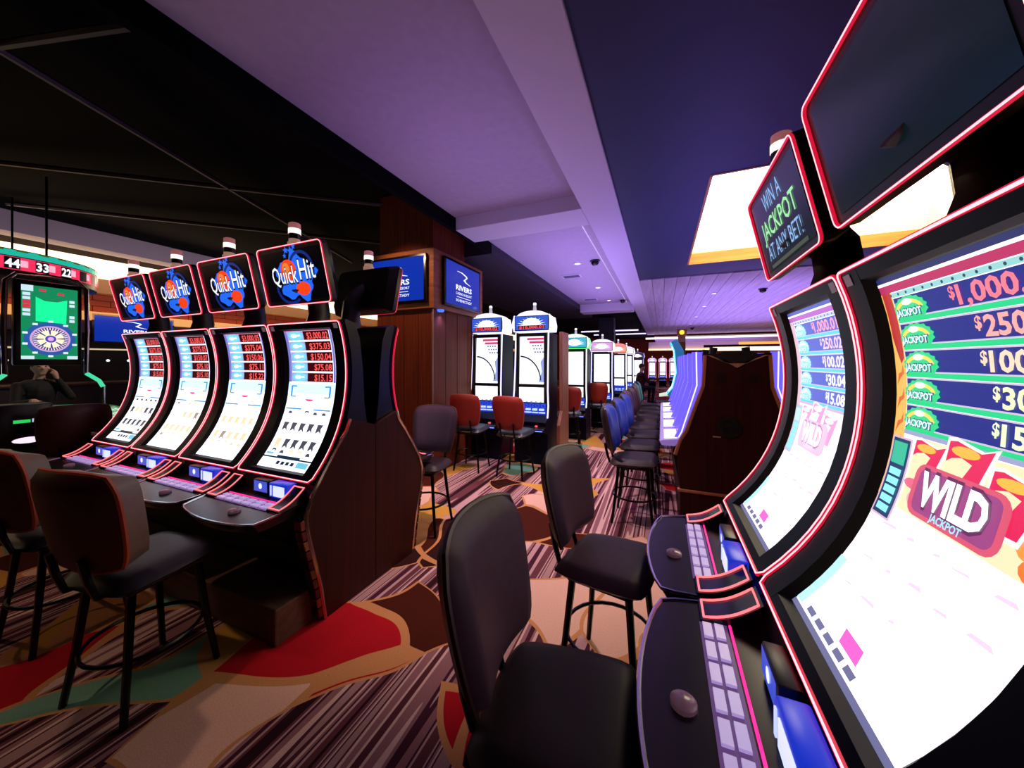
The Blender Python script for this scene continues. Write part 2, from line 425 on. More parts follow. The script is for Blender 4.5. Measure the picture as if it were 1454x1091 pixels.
# sign plane: bottom centre / tilt
SGN_Y0, SGN_Z0, SGN_Y1, SGN_Z1, SGN_W = 0.235, 1.925, 0.15, 2.305, 0.313
_st = Vector((0, SGN_Y1 - SGN_Y0, SGN_Z1 - SGN_Z0)); SGN_H = _st.length; _st.normalize()
_sn = Vector((0, -_st.z, _st.y))
def sgn(a, b, off=0.0):
    p = Vector((a, SGN_Y0, SGN_Z0)) + _st * b + _sn * off
    return tuple(p)

def q_logo(parent):
    """swirl badge with the two words, flat print on the sign screen"""
    cx, cz = 0.0, 0.185
    def lg(a, b, off): return sgn(0.015 + a * 1.3, 0.185 + (b - 0.185) * 1.22, off)
    f1 = lambda a, b: lg(a, b, 0.0045); f2 = lambda a, b: lg(a, b, 0.0060); f3 = lambda a, b: lg(a, b, 0.0075); f4 = lambda a, b: lg(a, b, 0.0090)
    m = MB()
    random.seed(3)
    pts = []
    for k in range(40):
        a = 2 * PI * k / 40
        rad = 0.118 + 0.018 * math.sin(5 * a + 0.6) + 0.012 * math.sin(9 * a)
        pts.append((cx + 0.01 + rad * 1.12 * math.cos(a), cz - 0.006 + rad * math.sin(a)))
    for k in range(40): m.flat([(cx, cz), pts[k], pts[(k + 1) % 40]], f1)
    for (sx, sz, r) in ((-0.03, 0.325, 0.02), (0.005, 0.318, 0.026), (0.03, 0.338, 0.016), (-0.045, 0.298, 0.014)):
        st = [(sx + (r if k % 2 == 0 else r * 0.45) * math.sin(PI * k / 5), sz + (r if k % 2 == 0 else r * 0.45) * math.cos(PI * k / 5)) for k in range(10)]
        for k in range(10): m.flat([(sx, sz), st[k], st[(k + 1) % 10]], f1)
    m.build('logo_swirl', em('1f6cff', 1.0), parent, smooth=False, normals=False)
    m = MB()
    for (ax, az, rx, rz, a0, a1, w_) in ((0.06, 0.215, 0.075, 0.085, -0.4, 2.6, 0.016), (-0.05, 0.13, 0.085, 0.075, 2.6, 5.4, 0.016)):
        for k in range(14):
            t0 = a0 + (a1 - a0) * k / 14; t1 = a0 + (a1 - a0) * (k + 1) / 14
            q = lambda t, e: (ax + (rx + e) * math.cos(t), az + (rz + e) * math.sin(t))
            m.flat([q(t0, 0), q(t0, w_), q(t1, w_), q(t1, 0)], f2)
    m.build('logo_ribbon', em('0a2a80', 0.9), parent, smooth=False, normals=False)
    m = MB(); m.flat(ell(-0.035, 0.222, 0.056, 0.056), f3); m.flat(ell(0.05, 0.118, 0.050, 0.036), f3)
    m.build('logo_ball', em('ff4418', 1.0), parent, smooth=False, normals=False)
    m = MB(); m.flat(ell(-0.05, 0.232, 0.026, 0.03), lambda a, b: lg(a, b, 0.0082)); m.build('logo_highlight', em('ff8a3a', 0.9), parent, smooth=False, normals=False)
    m = MB()
    put_text(m, 'Quick', -0.165, 0.150, 0.100, f4, width=0.195, fat=0.035); put_text(m, 'Hit', 0.040, 0.162, 0.112, f4, width=0.120, fat=0.035)
    m.build('logo_shadow', em('0a1030', 0.4), parent, smooth=False, normals=False)
    m = MB(); f5 = lambda a, b: lg(a, b, 0.0105)
    put_text(m, 'Quick', -0.161, 0.154, 0.094, f5, width=0.187, fat=0.0); put_text(m, 'Hit', 0.044, 0.166, 0.106, f5, width=0.112, fat=0.002)
    m.build('logo_words', em('f4f6ff', 1.3), parent, smooth=False, normals=False)

def strip(m, x0, x1, z0, z1, off, nv=14, nu=1, fn=None):
    fn = fn or ssurf
    m.grid(lambda u, v: fn(x0 + (x1 - x0) * u, z0 + (z1 - z0) * v, off), nu, nv)

def machine_body(root):
    """cabinet, bezel, neon, deck, arm and sign shell shared by the curved machines"""
    # cabinet: side profile pushed across the width
    n = 16; pr = [(py(z) + 0.04, z) for z in np.linspace(ZN0, ZN1, n)]
    pr += [(0.30, 1.822), (0.375, 1.80), (0.415, 1.70), (0.44, 1.5), (0.455, 1.25), (0.49, 1.05), (0.505, 0.9), (0.505, 0.36), (0.14, 0.36), (0.10, 0.46), (0.06, 0.60), (0.0, 0.70)]
    MB().prism([(a, b) for a, b in pr], 'x', -0.352, 0.352).build('cabinet', M_BLACK, root)
    b = MB()
    for s in (-1, 1):
        strip(b, s * 0.344, s * 0.256, ZN0 + 0.004, ZN1 - 0.004, 0.004, fn=surf)
        b.grid(lambda u, v: surf(s * 0.346, ZN0 + (ZN1 - ZN0) * v, 0.004 - 0.05 * u), 1, 14)
    strip(b, -0.256, 0.256, ZN0 + 0.004, ZS0 - 0.016, 0.004, 3, fn=surf)
    strip(b, -0.256, 0.256, ZS1 + 0.016, ZN1 - 0.004, 0.004, 3, fn=surf)
    b.build('bezel', mat('bezel_gloss', '09081c', 0.3, spec=0.07), root, normals=False)
    b = MB()
    for s in (-1, 1): b.grid(lambda u, v: surf(s * (0.256 - (0.256 - XS) * u), ZS0 - 0.016 + (ZS1 - ZS0 + 0.032) * v, 0.004 - 0.021 * u), 1, 14)
    b.grid(lambda u, v: surf(-0.256 + 0.512 * u, ZS0 - 0.016 + 0.016 * v, 0.004 - 0.021 * v), 1, 1)
    b.grid(lambda u, v: surf(-0.256 + 0.512 * u, ZS1 + 0.016 - 0.016 * v, 0.004 - 0.021 * v), 1, 1)
    b.build('screen_surround', mat('surround_black', '030303', 0.5), root, normals=False)
    lp = neon_loop()
    nt = MB().tube([surf(x, z, 0.004) for x, z in lp], 0.0066, 6, True).build('neon_trim', M_NEON, root)
    MB().tube([surf(x, z, 0.0088) for x, z in lp], 0.0034, 5, True).build('neon_core', M_NEONC, nt)
    for s in (-1, 1):
        MB().grid(lambda u, v: surf(s * (0.292 + 0.036 * u), 1.762 + 0.032 * v, 0.0065), 1, 1).build('corner_plate', mat('frosted_corner_plate', '8a7a86', 0.5, emit='a08894', strength=0.25), root, normals=False)
    # deck
    def deck_outline(g=0.0):
        p = [(-0.345 + g, 0.06), (-0.345 + g, -0.12), (-0.338 + g, -0.20)]
        for k in range(13):
            t = k / 12; x = -0.325 + 0.65 * t
            p.append((x * (0.345 - g) / 0.345, -0.245 - 0.055 * math.sin(PI * t) ** 0.7 + g))
        p += [(0.338 - g, -0.20), (0.345 - g, -0.12), (0.345 - g, 0.06)]
        return p
    def dz(y): return 0.725 + 0.10 * (y + 0.06)
    dk = MB(); o = deck_outline(); n = len(o)
    top = [(x, y, dz(y)) for x, y in o]; bot = [(x * 0.96, min(0.06, y + 0.03), dz(y) - 0.055) for x, y in o]
    dk.add(top + bot, [tuple(range(n)), tuple(range(2 * n - 1, n - 1, -1))] + [(i, i + n, (i + 1) % n + n, (i + 1) % n) for i in range(n)])
    deck = dk.build('button_deck', M_DECK, root)
    MB().tube([(x, y, dz(y)) for x, y in o[1:-1]], 0.0065, 6).build('deck_edge', M_CHROME, deck)
    bp = MB().add([(x, y, dz(y) + 0.004) for x, y in ((-0.24, -0.06), (0.24, -0.06), (0.24, -0.135), (-0.24, -0.135))], [(0, 1, 2, 3)])
    bp.build('button_panel', mat('button_panel', '3c2c48', 0.3, emit='8a5aa8', strength=0.35), deck, normals=False)
    kb = MB()
    for i in range(6):
        for j in range(2):
            x = -0.20 + i * 0.08; y = -0.115 + j * 0.032
            kb.box(x - 0.03, x + 0.03, y - 0.012, y + 0.012, dz(y) + 0.004, dz(y) + 0.012)
    kb.build('button', mat('lit_button', 'c8c0d8', 0.3, emit='b8a0e0', strength=0.55), deck, smooth=False)
    MB().tube([(-0.25, -0.052, dz(-0.05) + 0.004), (0.25, -0.052, dz(-0.05) + 0.004)], 0.004, 5).build('deck_light', em('ff2a90', 1.4), deck)
    MB().lathe([(0.03, 0), (0.03, 0.012), (0.022, 0.018), (0.001, 0.019)], 16, (0.07, -0.195, dz(-0.195))).build('spin_button', mat('spin_button', '7a5868', 0.2, emit='c890a8', strength=0.06), deck)
    # sloped side pads with neon outline
    def pad(u, v, s, off=0.0):
        x = s * (0.240 + 0.102 * u); t = v
        y = 0.035 - 0.165 * t; z = 0.815 - 0.085 * t - 0.018 * math.sin(PI * t)
        return (x, y - off * 0.4, z + off)
    for s in (-1, 1):
        a = MB(); a.grid(lambda u, v: pad(u, v, s), 2, 8)
        a.grid(lambda u, v: (pad(0 if u < 0.5 else 0, v, s)[0], pad(0, v, s)[1], pad(0, v, s)[2] * (1 - u) + (dz(pad(0, v, s)[1]) - 0.01) * u), 1, 8)
        a.grid(lambda u, v: (pad(1, v, s)[0], pad(1, v, s)[1], pad(1, v, s)[2] * (1 - u) + (dz(pad(1, v, s)[1]) - 0.01) * u), 1, 8)
        pd = a.build('side_pad', M_GLOSS, root)
        lo = [pad(0.08, 0.06 + 0.88 * k / 8, s, 0.003) for k in range(9)] + [pad(0.92, 0.06 + 0.88 * k / 8, s, 0.003) for k in range(8, -1, -1)]
        MB().tube(lo, 0.0036, 5, True).build('pad_neon', em('ff6a70', 2.0), pd)
    # upright recess between the pads with player display and note acceptor
    MB().add([(-0.262, 0.03, 0.70), (0.262, 0.03, 0.70), (0.262, 0.052, 0.826), (-0.262, 0.052, 0.826)], [(0, 1, 2, 3)]).build('recess_panel', M_MATTE, root, normals=False)
    MB().box(-0.085, 0.055, -0.005, 0.045, 0.742, 0.818, 0.006).build('player_display', M_BLACK, root)
    pdisp = MB().add([(-0.077, -0.0065, 0.748), (0.047, -0.0065, 0.748), (0.047, -0.0065, 0.812), (-0.077, -0.0065, 0.812)], [(0, 1, 2, 3)]).build('player_screen', em('3a58d8', 0.9), root, normals=False)
    MB().flat(ell(-0.015, 0.782, 0.016, 0.018, 14), lambda a_, b_: (a_, -0.008, b_)).build('player_icon', em('e8f0ff', 1.2), pdisp, normals=False)
    na = MB().box(0.085, 0.245, -0.02, 0.045, 0.735, 0.822, 0.008).build('note_acceptor', mat('blue_acceptor', '1030a0', 0.3, emit='1840ff', strength=0.5), root)
    MB().box(0.13, 0.225, -0.024, -0.019, 0.748, 0.808).build('acceptor_light', em('d0d8ff', 1.2), na, smooth=False)
    MB().box(0.102, 0.112, -0.024, -0.019, 0.748, 0.808).build('acceptor_bar', em('c0d0ff', 1.1), na, smooth=False)
    # arm and sign
    MB().tube([(0, 0.36, 1.76), (0, 0.385, 1.88), (0, 0.37, 1.98), (0, 0.30, 2.06), (0, 0.24, 2.09)], [0.055, 0.05, 0.05, 0.055, 0.06], 12, flat=1.6).build('sign_arm', mat('sign_arm_black', '100a0c', 0.4), root)
    sg = MB()
    pf = rrect(-SGN_W, SGN_W, 0, SGN_H, 0.03)
    pb = rrect(-SGN_W * 0.86, SGN_W * 0.86, 0.03, SGN_H - 0.03, 0.04)
    n = len(pf)
    vs = [sgn(a_, b_, 0) for a_, b_ in pf] + [sgn(a_, b_, -0.035) for a_, b_ in pf] + [sgn(a_, b_, -0.095) for a_, b_ in pb]
    fs = [tuple(range(n)), tuple(range(3 * n - 1, 2 * n - 1, -1))]
    for l in (0, 1): fs += [(l * n + i, (l + 1) * n + i, (l + 1) * n + (i + 1) % n, l * n + (i + 1) % n) for i in range(n)]
    sign = sg.add(vs, fs).build('sign', mat('sign_shell', '120a0c', 0.35), root)
    return sign

def sign_neon(sign):
    pf = rrect(-SGN_W + 0.004, SGN_W - 0.004, 0.004, SGN_H - 0.004, 0.028)
    MB().tube([sgn(a, b, 0.004) for a, b in pf], 0.0058, 6, True).build('sign_neon', M_NEON, sign)
    MB().tube([sgn(a, b, 0.0086) for a, b in pf], 0.0026, 5, True).build('sign_neon_core', M_NEONC, sign)
def sign_screen(sign, col='06050c', glow='0a0818', st=0.25):
    MB().flat([(-0.275, 0.035), (0.275, 0.035), (0.275, SGN_H - 0.035), (-0.275, SGN_H - 0.035)], lambda a, b: sgn(a, b, 0.002)).build('sign_screen', mat('sign_screen_' + glow, col, 0.2, emit=glow, strength=st), sign, normals=False)

def candle(root, z0=2.29, y=0.20, lit='fff2e8', name='tower_light'):
    class Lm(MB):
        def lathe(s, prof, n, c): return MB.lathe(s, [(r * 1.3, z * 1.15) for r, z in prof], n, c)
    c = Lm().lathe([(0.032, 0), (0.032, 0.035), (0.026, 0.04), (0.026, 0.055)], 14, (0, y, z0)).build(name, mat('tower_base_' + lit, 'b89888', 0.3, emit='e0a890', strength=0.35), root)
    Lm().lathe([(0.0275, 0.055), (0.0275, 0.085)], 14, (0, y, z0)).build('dark_band', M_BLACK, c)
    Lm().lathe([(0.0285, 0.085), (0.0285, 0.115)], 14, (0, y, z0)).build('lit_lens', em(lit, 1.3), c)
    Lm().lathe([(0.0275, 0.115), (0.0275, 0.145), (0.02, 0.15)], 14, (0, y, z0)).build('pink_lens', mat('pink_lens', 'c89090', 0.25, emit='c87878', strength=0.4), c)

def q_machine(label, loc, rz, prizes, dark=True, front=True, seed=1):
    rng = random.Random(seed)
    root = thing('slot_machine', label, 'slot machine', loc, rz, 'curved slot machines of the left bank')
    sign = machine_body(root); sign_neon(sign); sign_screen(sign)
    candle(root)
    s = MB(); strip(s, -XS, XS, ZS0, ZS1, 0.006, 16, 2)
    scr = s.build('screen', mat('curved_screen_white', '202020', 0.2, emit='f4f4ff', strength=1.7), root, normals=False)
    if not front: return root
    q_logo(sign)
    o1 = lambda a, b: ssurf(a, b, 0.008); o2 = lambda a, b: ssurf(a, b, 0.0095); o3 = lambda a, b: ssurf(a, b, 0.011)
    # lilac side columns and top bar
    m = MB(); strip(m, -XS, -0.205, 1.40, ZS1, 0.0075, 8); strip(m, 0.212, XS, 1.40, ZS1, 0.0075, 8)
    m.build('prize_columns', em('8a86e0', 0.9), scr, smooth=False, normals=False)
    m = MB(); strip(m, -XS, XS, 1.7505, ZS1 + 0.004, 0.008, 1); m.build('top_bar', em('e05a9a', 0.9), scr, smooth=False, normals=False)
    m = MB(); strip(m, -0.205, -0.04, 1.395, 1.75, 0.0072, 8); m.build('prize_field', em('a4bcf4', 0.95), scr, smooth=False, normals=False)
    rows = MB(); amt = MB(); badge = MB(); badge2 = MB(); sepa = MB()
    zt = 1.750; rh = 0.0715
    for i, t in enumerate(prizes):
        z1 = zt - i * rh; z0 = z1 - rh + 0.012
        strip(rows, -0.04, 0.208, z0, z1, 0.008, 2)
        strip(sepa, -0.20, 0.21, z0 - 0.011, z0, 0.0085, 1)
        put_text(amt, t, 0.198, z0 + 0.007, (z1 - z0) * 0.74, o2, width=(0.205 if len(t) > 7 else 0.028 * len(t)), align='r', fat=0.012)
        zc = (z0 + z1) / 2
        badge.flat(ell(-0.12, zc, 0.074, 0.031, 16), o1)
        badge2.flat(ell(-0.135, zc, 0.034, 0.014, 10), o2); badge2.flat([(-0.098, zc - 0.006), (-0.07, zc - 0.004), (-0.075, zc + 0.01), (-0.1, zc + 0.006)], o2)
    rows.build('prize_panel', em('4a0610', 0.7), scr, smooth=False, normals=False)
    sepa.build('prize_divider', em('ffe8f4', 1.3), scr, smooth=False, normals=False)
    amt.build('prize_amount', em('ff5a5a', 1.25), scr, smooth=False, normals=False)
    badge.build('prize_badge', em('78d4f8', 1.2), scr, smooth=False, normals=False)
    badge2.build('prize_badge_mark', em('f0f8ff', 1.3), scr, smooth=False, normals=False)
    m = MB(); strip(m, -XS, XS, 1.32, 1.39, 0.008, 3); m.build('title_band', em('c4ecff', 1.5), scr, smooth=False, normals=False)
    m = MB()
    for sx in (-1, 1):
        x = sx * 0.19
        strip(m, x - 0.008, x + 0.008, 1.30, 1.375, 0.0095, 2); strip(m, x, x - sx * 0.05, 1.367, 1.376, 0.0095, 1); strip(m, x, x - sx * 0.05, 1.296, 1.304, 0.0095, 1)
    strip(m, -0.22, -0.06, 1.213, 1.222, 0.0095, 1); strip(m, 0.06, 0.22, 1.213, 1.222, 0.0095, 1)
    m.build('title_frame', em('3a9af0', 1.0), scr, smooth=False, normals=False)
    m = MB(); m.flat([(0.0 + 0.04 * math.cos(R(a)), 1.285 + 0.014 * math.sin(R(a))) for a in range(180, 361, 20)], o2)
    m.build('title_arc', em('ff3a9a', 1.0), scr, smooth=False, normals=False)
    # reel symbols
    g = MB(); gold = MB()
    for j, z in enumerate((1.185, 1.10, 0.998, 0.945)):
        for i in range(5):
            x = -0.165 + i * 0.083; k = rng.random()
            tgt = g if (dark and k < 0.8) or (not dark and k < 0.25) else gold
            if not dark and k < 0.1: continue
            if j in (0, 3):
                if k < 0.5: tgt.flat([(x - 0.022, z), (x + 0.022, z), (x + 0.012, z + 0.016), (x - 0.012, z + 0.016)], o1)
                else: tgt.flat([(x - 0.022, z), (x - 0.008, z + 0.014), (x + 0.008, z + 0.014), (x + 0.022, z), (x + 0.018, z + 0.022), (x - 0.018, z + 0.022)], o1)
            else:
                h = 0.028
                tgt.flat([(x - 0.026, z - h), (x, z - h * 0.4), (x - 0.012, z), (x - 0.026, z + h)], o1)
                tgt.flat([(x - 0.012, z), (x, z - h * 0.4), (x + 0.026, z - h), (x + 0.012, z)], o1)
                tgt.flat([(x - 0.026, z + h), (x - 0.012, z), (x + 0.012, z), (x + 0.026, z + h)], o1)
    g.build('reel_symbols', em('4a4e5c' if dark else 'b09a90', 1.0), scr, smooth=False, normals=False)
    gold.build('reel_symbols', em('fbdcb4', 1.15), scr, smooth=False, normals=False)
    if dark:
        m = MB(); strip(m, -XS, XS, 0.917, 0.925, 0.008, 1); strip(m, -0.1, 0.12, 0.925, 0.934, 0.008, 1)
        for i in range(4): strip(m, -0.07 + i * 0.045, -0.04 + i * 0.045, 0.888, 0.905, 0.008, 1)
        m.build('meter_bar', em('1a3a58', 0.7), scr, smooth=False, normals=False)
        m = MB(); strip(m, 0.12, 0.22, 0.884, 0.912, 0.008, 1); strip(m, -0.22, -0.15, 0.934, 0.945, 0.008, 1)
        m.build('meter_light', em('7ad0f0', 1.0), scr, smooth=False, normals=False)
    return root

QX, QY = -1.882, 1.3705
P = 0.72
def qx(k): return QX - P / 2 - P * k
q_machine('curved slot machine at the right end of its row, beside the wooden end panel', (qx(0), QY, 0), 0, ['$3,000.02', '$375.03', '$150.04', '$75.08', '$15.15'], True, seed=1)
q_machine('curved slot machine second from the wooden end panel in the left row', (qx(1), QY, 0), 0, ['$3,000.05', '$375.04', '$150.06', '$75.11', '$15.22'], False, seed=2)
q_machine('curved slot machine third from the wooden end panel in the left row', (qx(2), QY, 0), 0, ['$3,000.03', '$375.05', '$150.07', '$75.10', '$15.10'], False, seed=3)
q_machine('curved slot machine farthest from the wooden end panel, next to the roulette screen', (qx(3), QY, 0), 0, ['$3,000.01', '$375.02', '$150.05', '$75.01', '$15.03'], True, seed=4)
CY = QY + 0.52
bk = q_machine('slot machine seen from its dark side, behind the wooden end panel', (qx(0), 2 * CY - QY, 0), PI, [], front=False)

# ------------------------------------------------------------------ bank stand with wooden end panel
def bank_stand():
    root = thing('end_panel', 'tall notched dark wood panel closing the end of the left slot bank', 'panel', (QX, CY, 0))
    X = 0.028
    prof = [(0.39, 0.0), (0.42, 0.2), (0.47, 0.42), (0.505, 0.56), (0.515, 0.66), (0.48, 0.76), (0.40, 0.88), (0.30, 1.02), (0.235, 1.10), (0.205, 1.17)]
    for s in (-1, 1):
        poly = [(0.002 * s, 0.0)] + [(s * a, b) for a, b in prof] + [(0.002 * s, 1.10)]
        MB().prism(poly, 'x', 0.0, X, 0.002).build('board', M_WOOD, root, smooth=False)
        # metal edge strips following the outline
        tr = [(X - 0.004, s * (a + 0.008), b) for a, b in prof]
        MB().tube(tr, 0.012, 6, flat=1.0).build('edge_strip', mat('mirror_edge_strip', 'c8a898', 0.15, 0.9), root)
        for k in range(10):
            z0 = 0.03 + k * 0.062; a0 = np.interp(z0, [b for a, b in prof], [a for a, b in prof]); a1 = np.interp(z0 + 0.056, [b for a, b in prof], [a for a, b in prof])
            MB().prism([(s * (a0 + 0.016), z0), (s * (a0 + 0.046), z0), (s * (a1 + 0.046), z0 + 0.056), (s * (a1 + 0.016), z0 + 0.056)], 'x', -0.03, X, 0.003).build('edge_tile', mat('bronze_edge_tile_%d' % (k % 3), ['6a3a30', '8a6048', '54242c'][k % 3], 0.25, 0.8), root, smooth=False)
    root = thing('bank_plinth', 'low dark plinth with brown foot steps under the left slot bank', 'plinth', (QX, CY, 0))
    MB().box(-2.9, -0.04, -0.36, 0.36, 0.0, 0.36, 0.01).build('plinth', mat('dark_plinth', '120a0a', 0.6), root, smooth=False)
    M_STEP = wood('brown_step', '4a3028', '6a4a40', 0.5, (2, 20, 20))
    for k in range(4):
        MB().box(-P * (k + 1) - 0.02, -P * k - 0.03, -0.66, -0.37, 0.0, 0.2, 0.008).build('foot_step', M_STEP, root, smooth=False)
bank_stand()

# ------------------------------------------------------------------ right-hand machines
RX, RY = 0.2435, 1.369
def r_machine(label, loc, rz, texty):
    root = thing('slot_machine', label, 'slot machine', loc, rz, 'curved slot machines at the right')
    sign = machine_body(root); sign_neon(sign); sign_screen(sign, '0a1216', '10242a', 0.5)
    candle(root)
    f2 = lambda a, b: sgn(a, b, 0.0045)
    if texty:
        m = MB(); put_text(m, 'AT ANY BET!', 0, 0.075, 0.07, f2, width=0.40, align='c', fat=0.0); put_text(m, 'WIN A', 0, 0.27, 0.075, f2, width=0.22, align='c')
        m.build('sign_words', em('8ab8e8', 1.1), sign, smooth=False, normals=False)
        m = MB(); put_text(m, 'JACKPOT', 0, 0.168, 0.08, f2, width=0.42, align='c', fat=0.01)
        m.build('sign_title', em('9ae8a0', 1.1), sign, smooth=False, normals=False)
        m = MB(); m.flat([(-0.2, 0.04), (0.22, 0.04), (0.22, 0.055), (-0.2, 0.055)], f2); m.build('sign_line', em('5a6a4a', 0.5), sign, smooth=False, normals=False)
    s = MB(); strip(s, -XS, XS, ZS0, ZS1, 0.006, 18, 2)
    scr = s.build('screen', mat('curved_screen_cream', '202020', 0.2, emit='fff6fa', strength=1.5), root, normals=False)
    o1 = lambda a, b: ssurf(a, b, 0.008); o2 = lambda a, b: ssurf(a, b, 0.0095); o3 = lambda a, b: ssurf(a, b, 0.011); o4 = lambda a, b: ssurf(a, b, 0.0125); o5 = lambda a, b: ssurf(a, b, 0.014)
    def band(name, x0, x1, z0, z1, off, c, st=1.0, nv=2, par=None):
        m = MB(); strip(m, x0, x1, z0, z1, off, nv); return m.build(name, em(c, st), par or scr, smooth=False, normals=False)
    pale = texty  # paler palette puts the wash-out of an obliquely seen bright screen into colour
    def cc(c, p_=None): return (p_ or c) if pale else c
    band('header_band', -XS, XS, 1.739, ZS1, 0.008, cc('28306e', '5a68d0'), 0.9)
    band('header_line', -XS, XS, 1.732, 1.739, 0.0085, 'f4f4ff', 1.5, 1)
    band('header_rail', -XS, XS, 1.713, 1.732, 0.008, cc('d0306a', 'd070e0'), 0.9)
    band('marquee_strip', -XS, XS, 1.699, 1.711, 0.0085, cc('a0e0e0', 'c8d8ff'), 1.0, 1)
    m = MB()
    for i in range(16): m.flat(ell(-0.22 + i * 0.0293, 1.705, 0.0035, 0.0035, 8), o2)
    m.build('marquee_bulbs', em('305a70', 0.6), scr, smooth=False, normals=False)
    # flame border left
    band('flame_border', -XS, -0.19, 1.20, 1.713, 0.0085, cc('f8c060', 'f0c8d8'), 1.1, 10)
    if not pale:
        m = MB(); strip(m, -0.226, -0.192, 1.60, 1.713, 0.0095, 4); m.flat([(-0.226, 1.60), (-0.192, 1.60), (-0.192, 1.55), (-0.205, 1.535), (-0.218, 1.57)], o2)
        m.build('flame_top', em('c8302c', 1.0), scr, smooth=False, normals=False)
        m = MB()
        for k in range(5):
            z = 1.24 + k * 0.06
            m.flat([(-0.226, z), (-0.212, z + 0.02), (-0.198, z + 0.03), (-0.2, z + 0.055), (-0.207, z + 0.035), (-0.219, z + 0.03)], o2)
        m.build('flame_tongues', em('f07038', 1.0), scr, smooth=False, normals=False)
    band('right_border', XS - 0.012, XS, 1.36, 1.713, 0.0088, cc('e888a8', 'f0a0e0'), 1.1, 8)
    zt = 1.697; rh = 0.066
    amts = ['$1,000.01', '$250.02', '$100.02', '$30.04', '$15.08']
    cols = ['f07a8a', 'f8a8a0', 'ffd8b8', 'eef4c0', 'e8fcc8'] if not pale else ['f0a0c0', 'f0c8dc', 'fae8f0', 'fffff0', 'ffffff']
    for i, t in enumerate(amts):
        z1 = zt - i * rh; z0 = z1 - rh + 0.018
        band('prize_panel', -0.19, XS - 0.012, z0, z1, 0.008, cc('1c2a9a', '5a68d8'), 0.8 if not pale else 1.0)
        band('prize_bar', -0.19, XS - 0.012, z0 - 0.014, z0 - 0.003, 0.0085, cc('18d888', '60d8e8'), 1.1, 1)
        mb = MB()
        for dz_ in (z0 - 0.001, z0 - 0.016): strip(mb, -0.19, XS - 0.012, dz_ - 0.0018, dz_ + 0.001, 0.009, 1)
        mb.build('prize_edge', em('d8c8e8', 1.0), scr, smooth=False, normals=False)
        wd = 0.0225 * len(t[1:]) + 0.02
        m = MB(); put_text(m, t[1:], 0.212, z0 + 0.005, 0.039, o2, width=wd, align='r', fat=0.03)
        put_text(m, '$', 0.212 - wd - 0.004, z0 + 0.020, 0.024, o2, align='r', width=0.016, fat=0.03)
        m.build('prize_amount', em(cols[i], 1.2), scr, smooth=False, normals=False)
        zc = (z0 + z1) / 2 - 0.002; xc = -0.135
        out = []
        for a in range(-20, 201, 11): out.append((xc + (0.056 + 0.006 * ((a // 11) % 2)) * math.cos(R(a)), zc - 0.006 + (0.030 + 0.003 * ((a // 11) % 2)) * math.sin(R(a))))
        out += [(xc - 0.046, zc - 0.026), (xc + 0.046, zc - 0.026)]
        m = MB()
        for k in range(len(out)): m.flat([(xc, zc), out[k], out[(k + 1) % len(out)]], o2)
        m.build('prize_badge', em(cc('30d888', 'a8f0f8'), 1.1), scr, smooth=False, normals=False)
        m = MB()
        for k in range(8):
            a0, a1 = R(10 + k * 20), R(10 + (k + 1) * 20)
            q = lambda t_, e: (xc + (0.038 + e) * math.cos(t_), zc - 0.008 + (0.017 + e * 0.7) * math.sin(t_))
            m.flat([q(a0, 0), q(a0, 0.012), q(a1, 0.012), q(a1, 0)], o3)
        m.build('badge_arch', em(cc('f8e060', 'e0f4e8'), 1.1), scr, smooth=False, normals=False)
        m = MB(); m.flat(ell(xc, zc + 0.012, 0.018, 0.008, 10), o4); m.build('badge_shine', em('f0fff0', 1.3), scr, smooth=False, normals=False)
        m = MB(); put_text(m, 'JACKPOT', xc, zc - 0.021, 0.018, o4, width=0.094, align='c', fat=0.07); m.build('badge_shadow', em(cc('105a78', '70b8e8'), 0.9), scr, smooth=False, normals=False)
        m = MB(); put_text(m, 'JACKPOT', xc, zc - 0.020, 0.016, o5, width=0.090, align='c', fat=0.03)
        m.build('badge_words', em('d8f8ff', 1.4), scr, smooth=False, normals=False)
    zb = zt - 5 * rh
    band('rope_bar', -0.19, XS, zb - 0.004, zb + 0.006, 0.009, cc('b0b4e0', 'f0c8f0'), 0.9, 1)
    # lower art: red sevens over the word plate
    RED, YEL = cc('e82058', 'f8a0d8'), cc('ffb040', 'fff0f0')
    band('art_field', -0.15, XS, 1.19, zb - 0.006, 0.0078, cc('ffdcb0', 'fff6fc'), 1.3, 6)
    SEV = ((-0.095, 1.322, 0.85), (0.015, 1.335, 1.0), (0.125, 1.305, 0.95))
    for (x, z, k) in SEV:
        out = [(-0.05, 0.040), (-0.055, -0.004), (-0.04, 0.006), (-0.015, 0.012), (0.012, 0.004), (-0.024, -0.065), (0.024, -0.065), (0.06, 0.040), (0.03, 0.030), (0.0, 0.036), (-0.03, 0.043)]
        for g, c_, of in ((1.16, cc('fff4f0', 'ffffff'), 0.0092), (1.0, RED, 0.0105)):
            m = MB(); m.flat([(x + a * k * g, z + b * k * g) for a, b in out], lambda a, b: ssurf(a, b, of)); m.build('seven', em(c_, 1.1), scr, smooth=False, normals=False)
        m = MB(); m.flat(ell(x - 0.006 * k, z + 0.024 * k, 0.036 * k, 0.011 * k, 14), lambda a, b: ssurf(a, b, 0.0115)); m.build('seven_shine', em(YEL, 1.3), scr, smooth=False, normals=False)
    m = MB(); m.flat(rrect(-0.115, 0.13, 1.195, 1.31, 0.03), o4); m.build('word_plate', em(cc('e85a78', 'fcd0f0'), 1.0), scr, smooth=False, normals=False)
    m = MB(); m.flat(rrect(-0.10, 0.115, 1.205, 1.30, 0.02), lambda a, b: ssurf(a, b, 0.0132)); m.build('word_plate_inner', em(cc('b04a90', 'fce0f8'), 0.9), scr, smooth=False, normals=False)
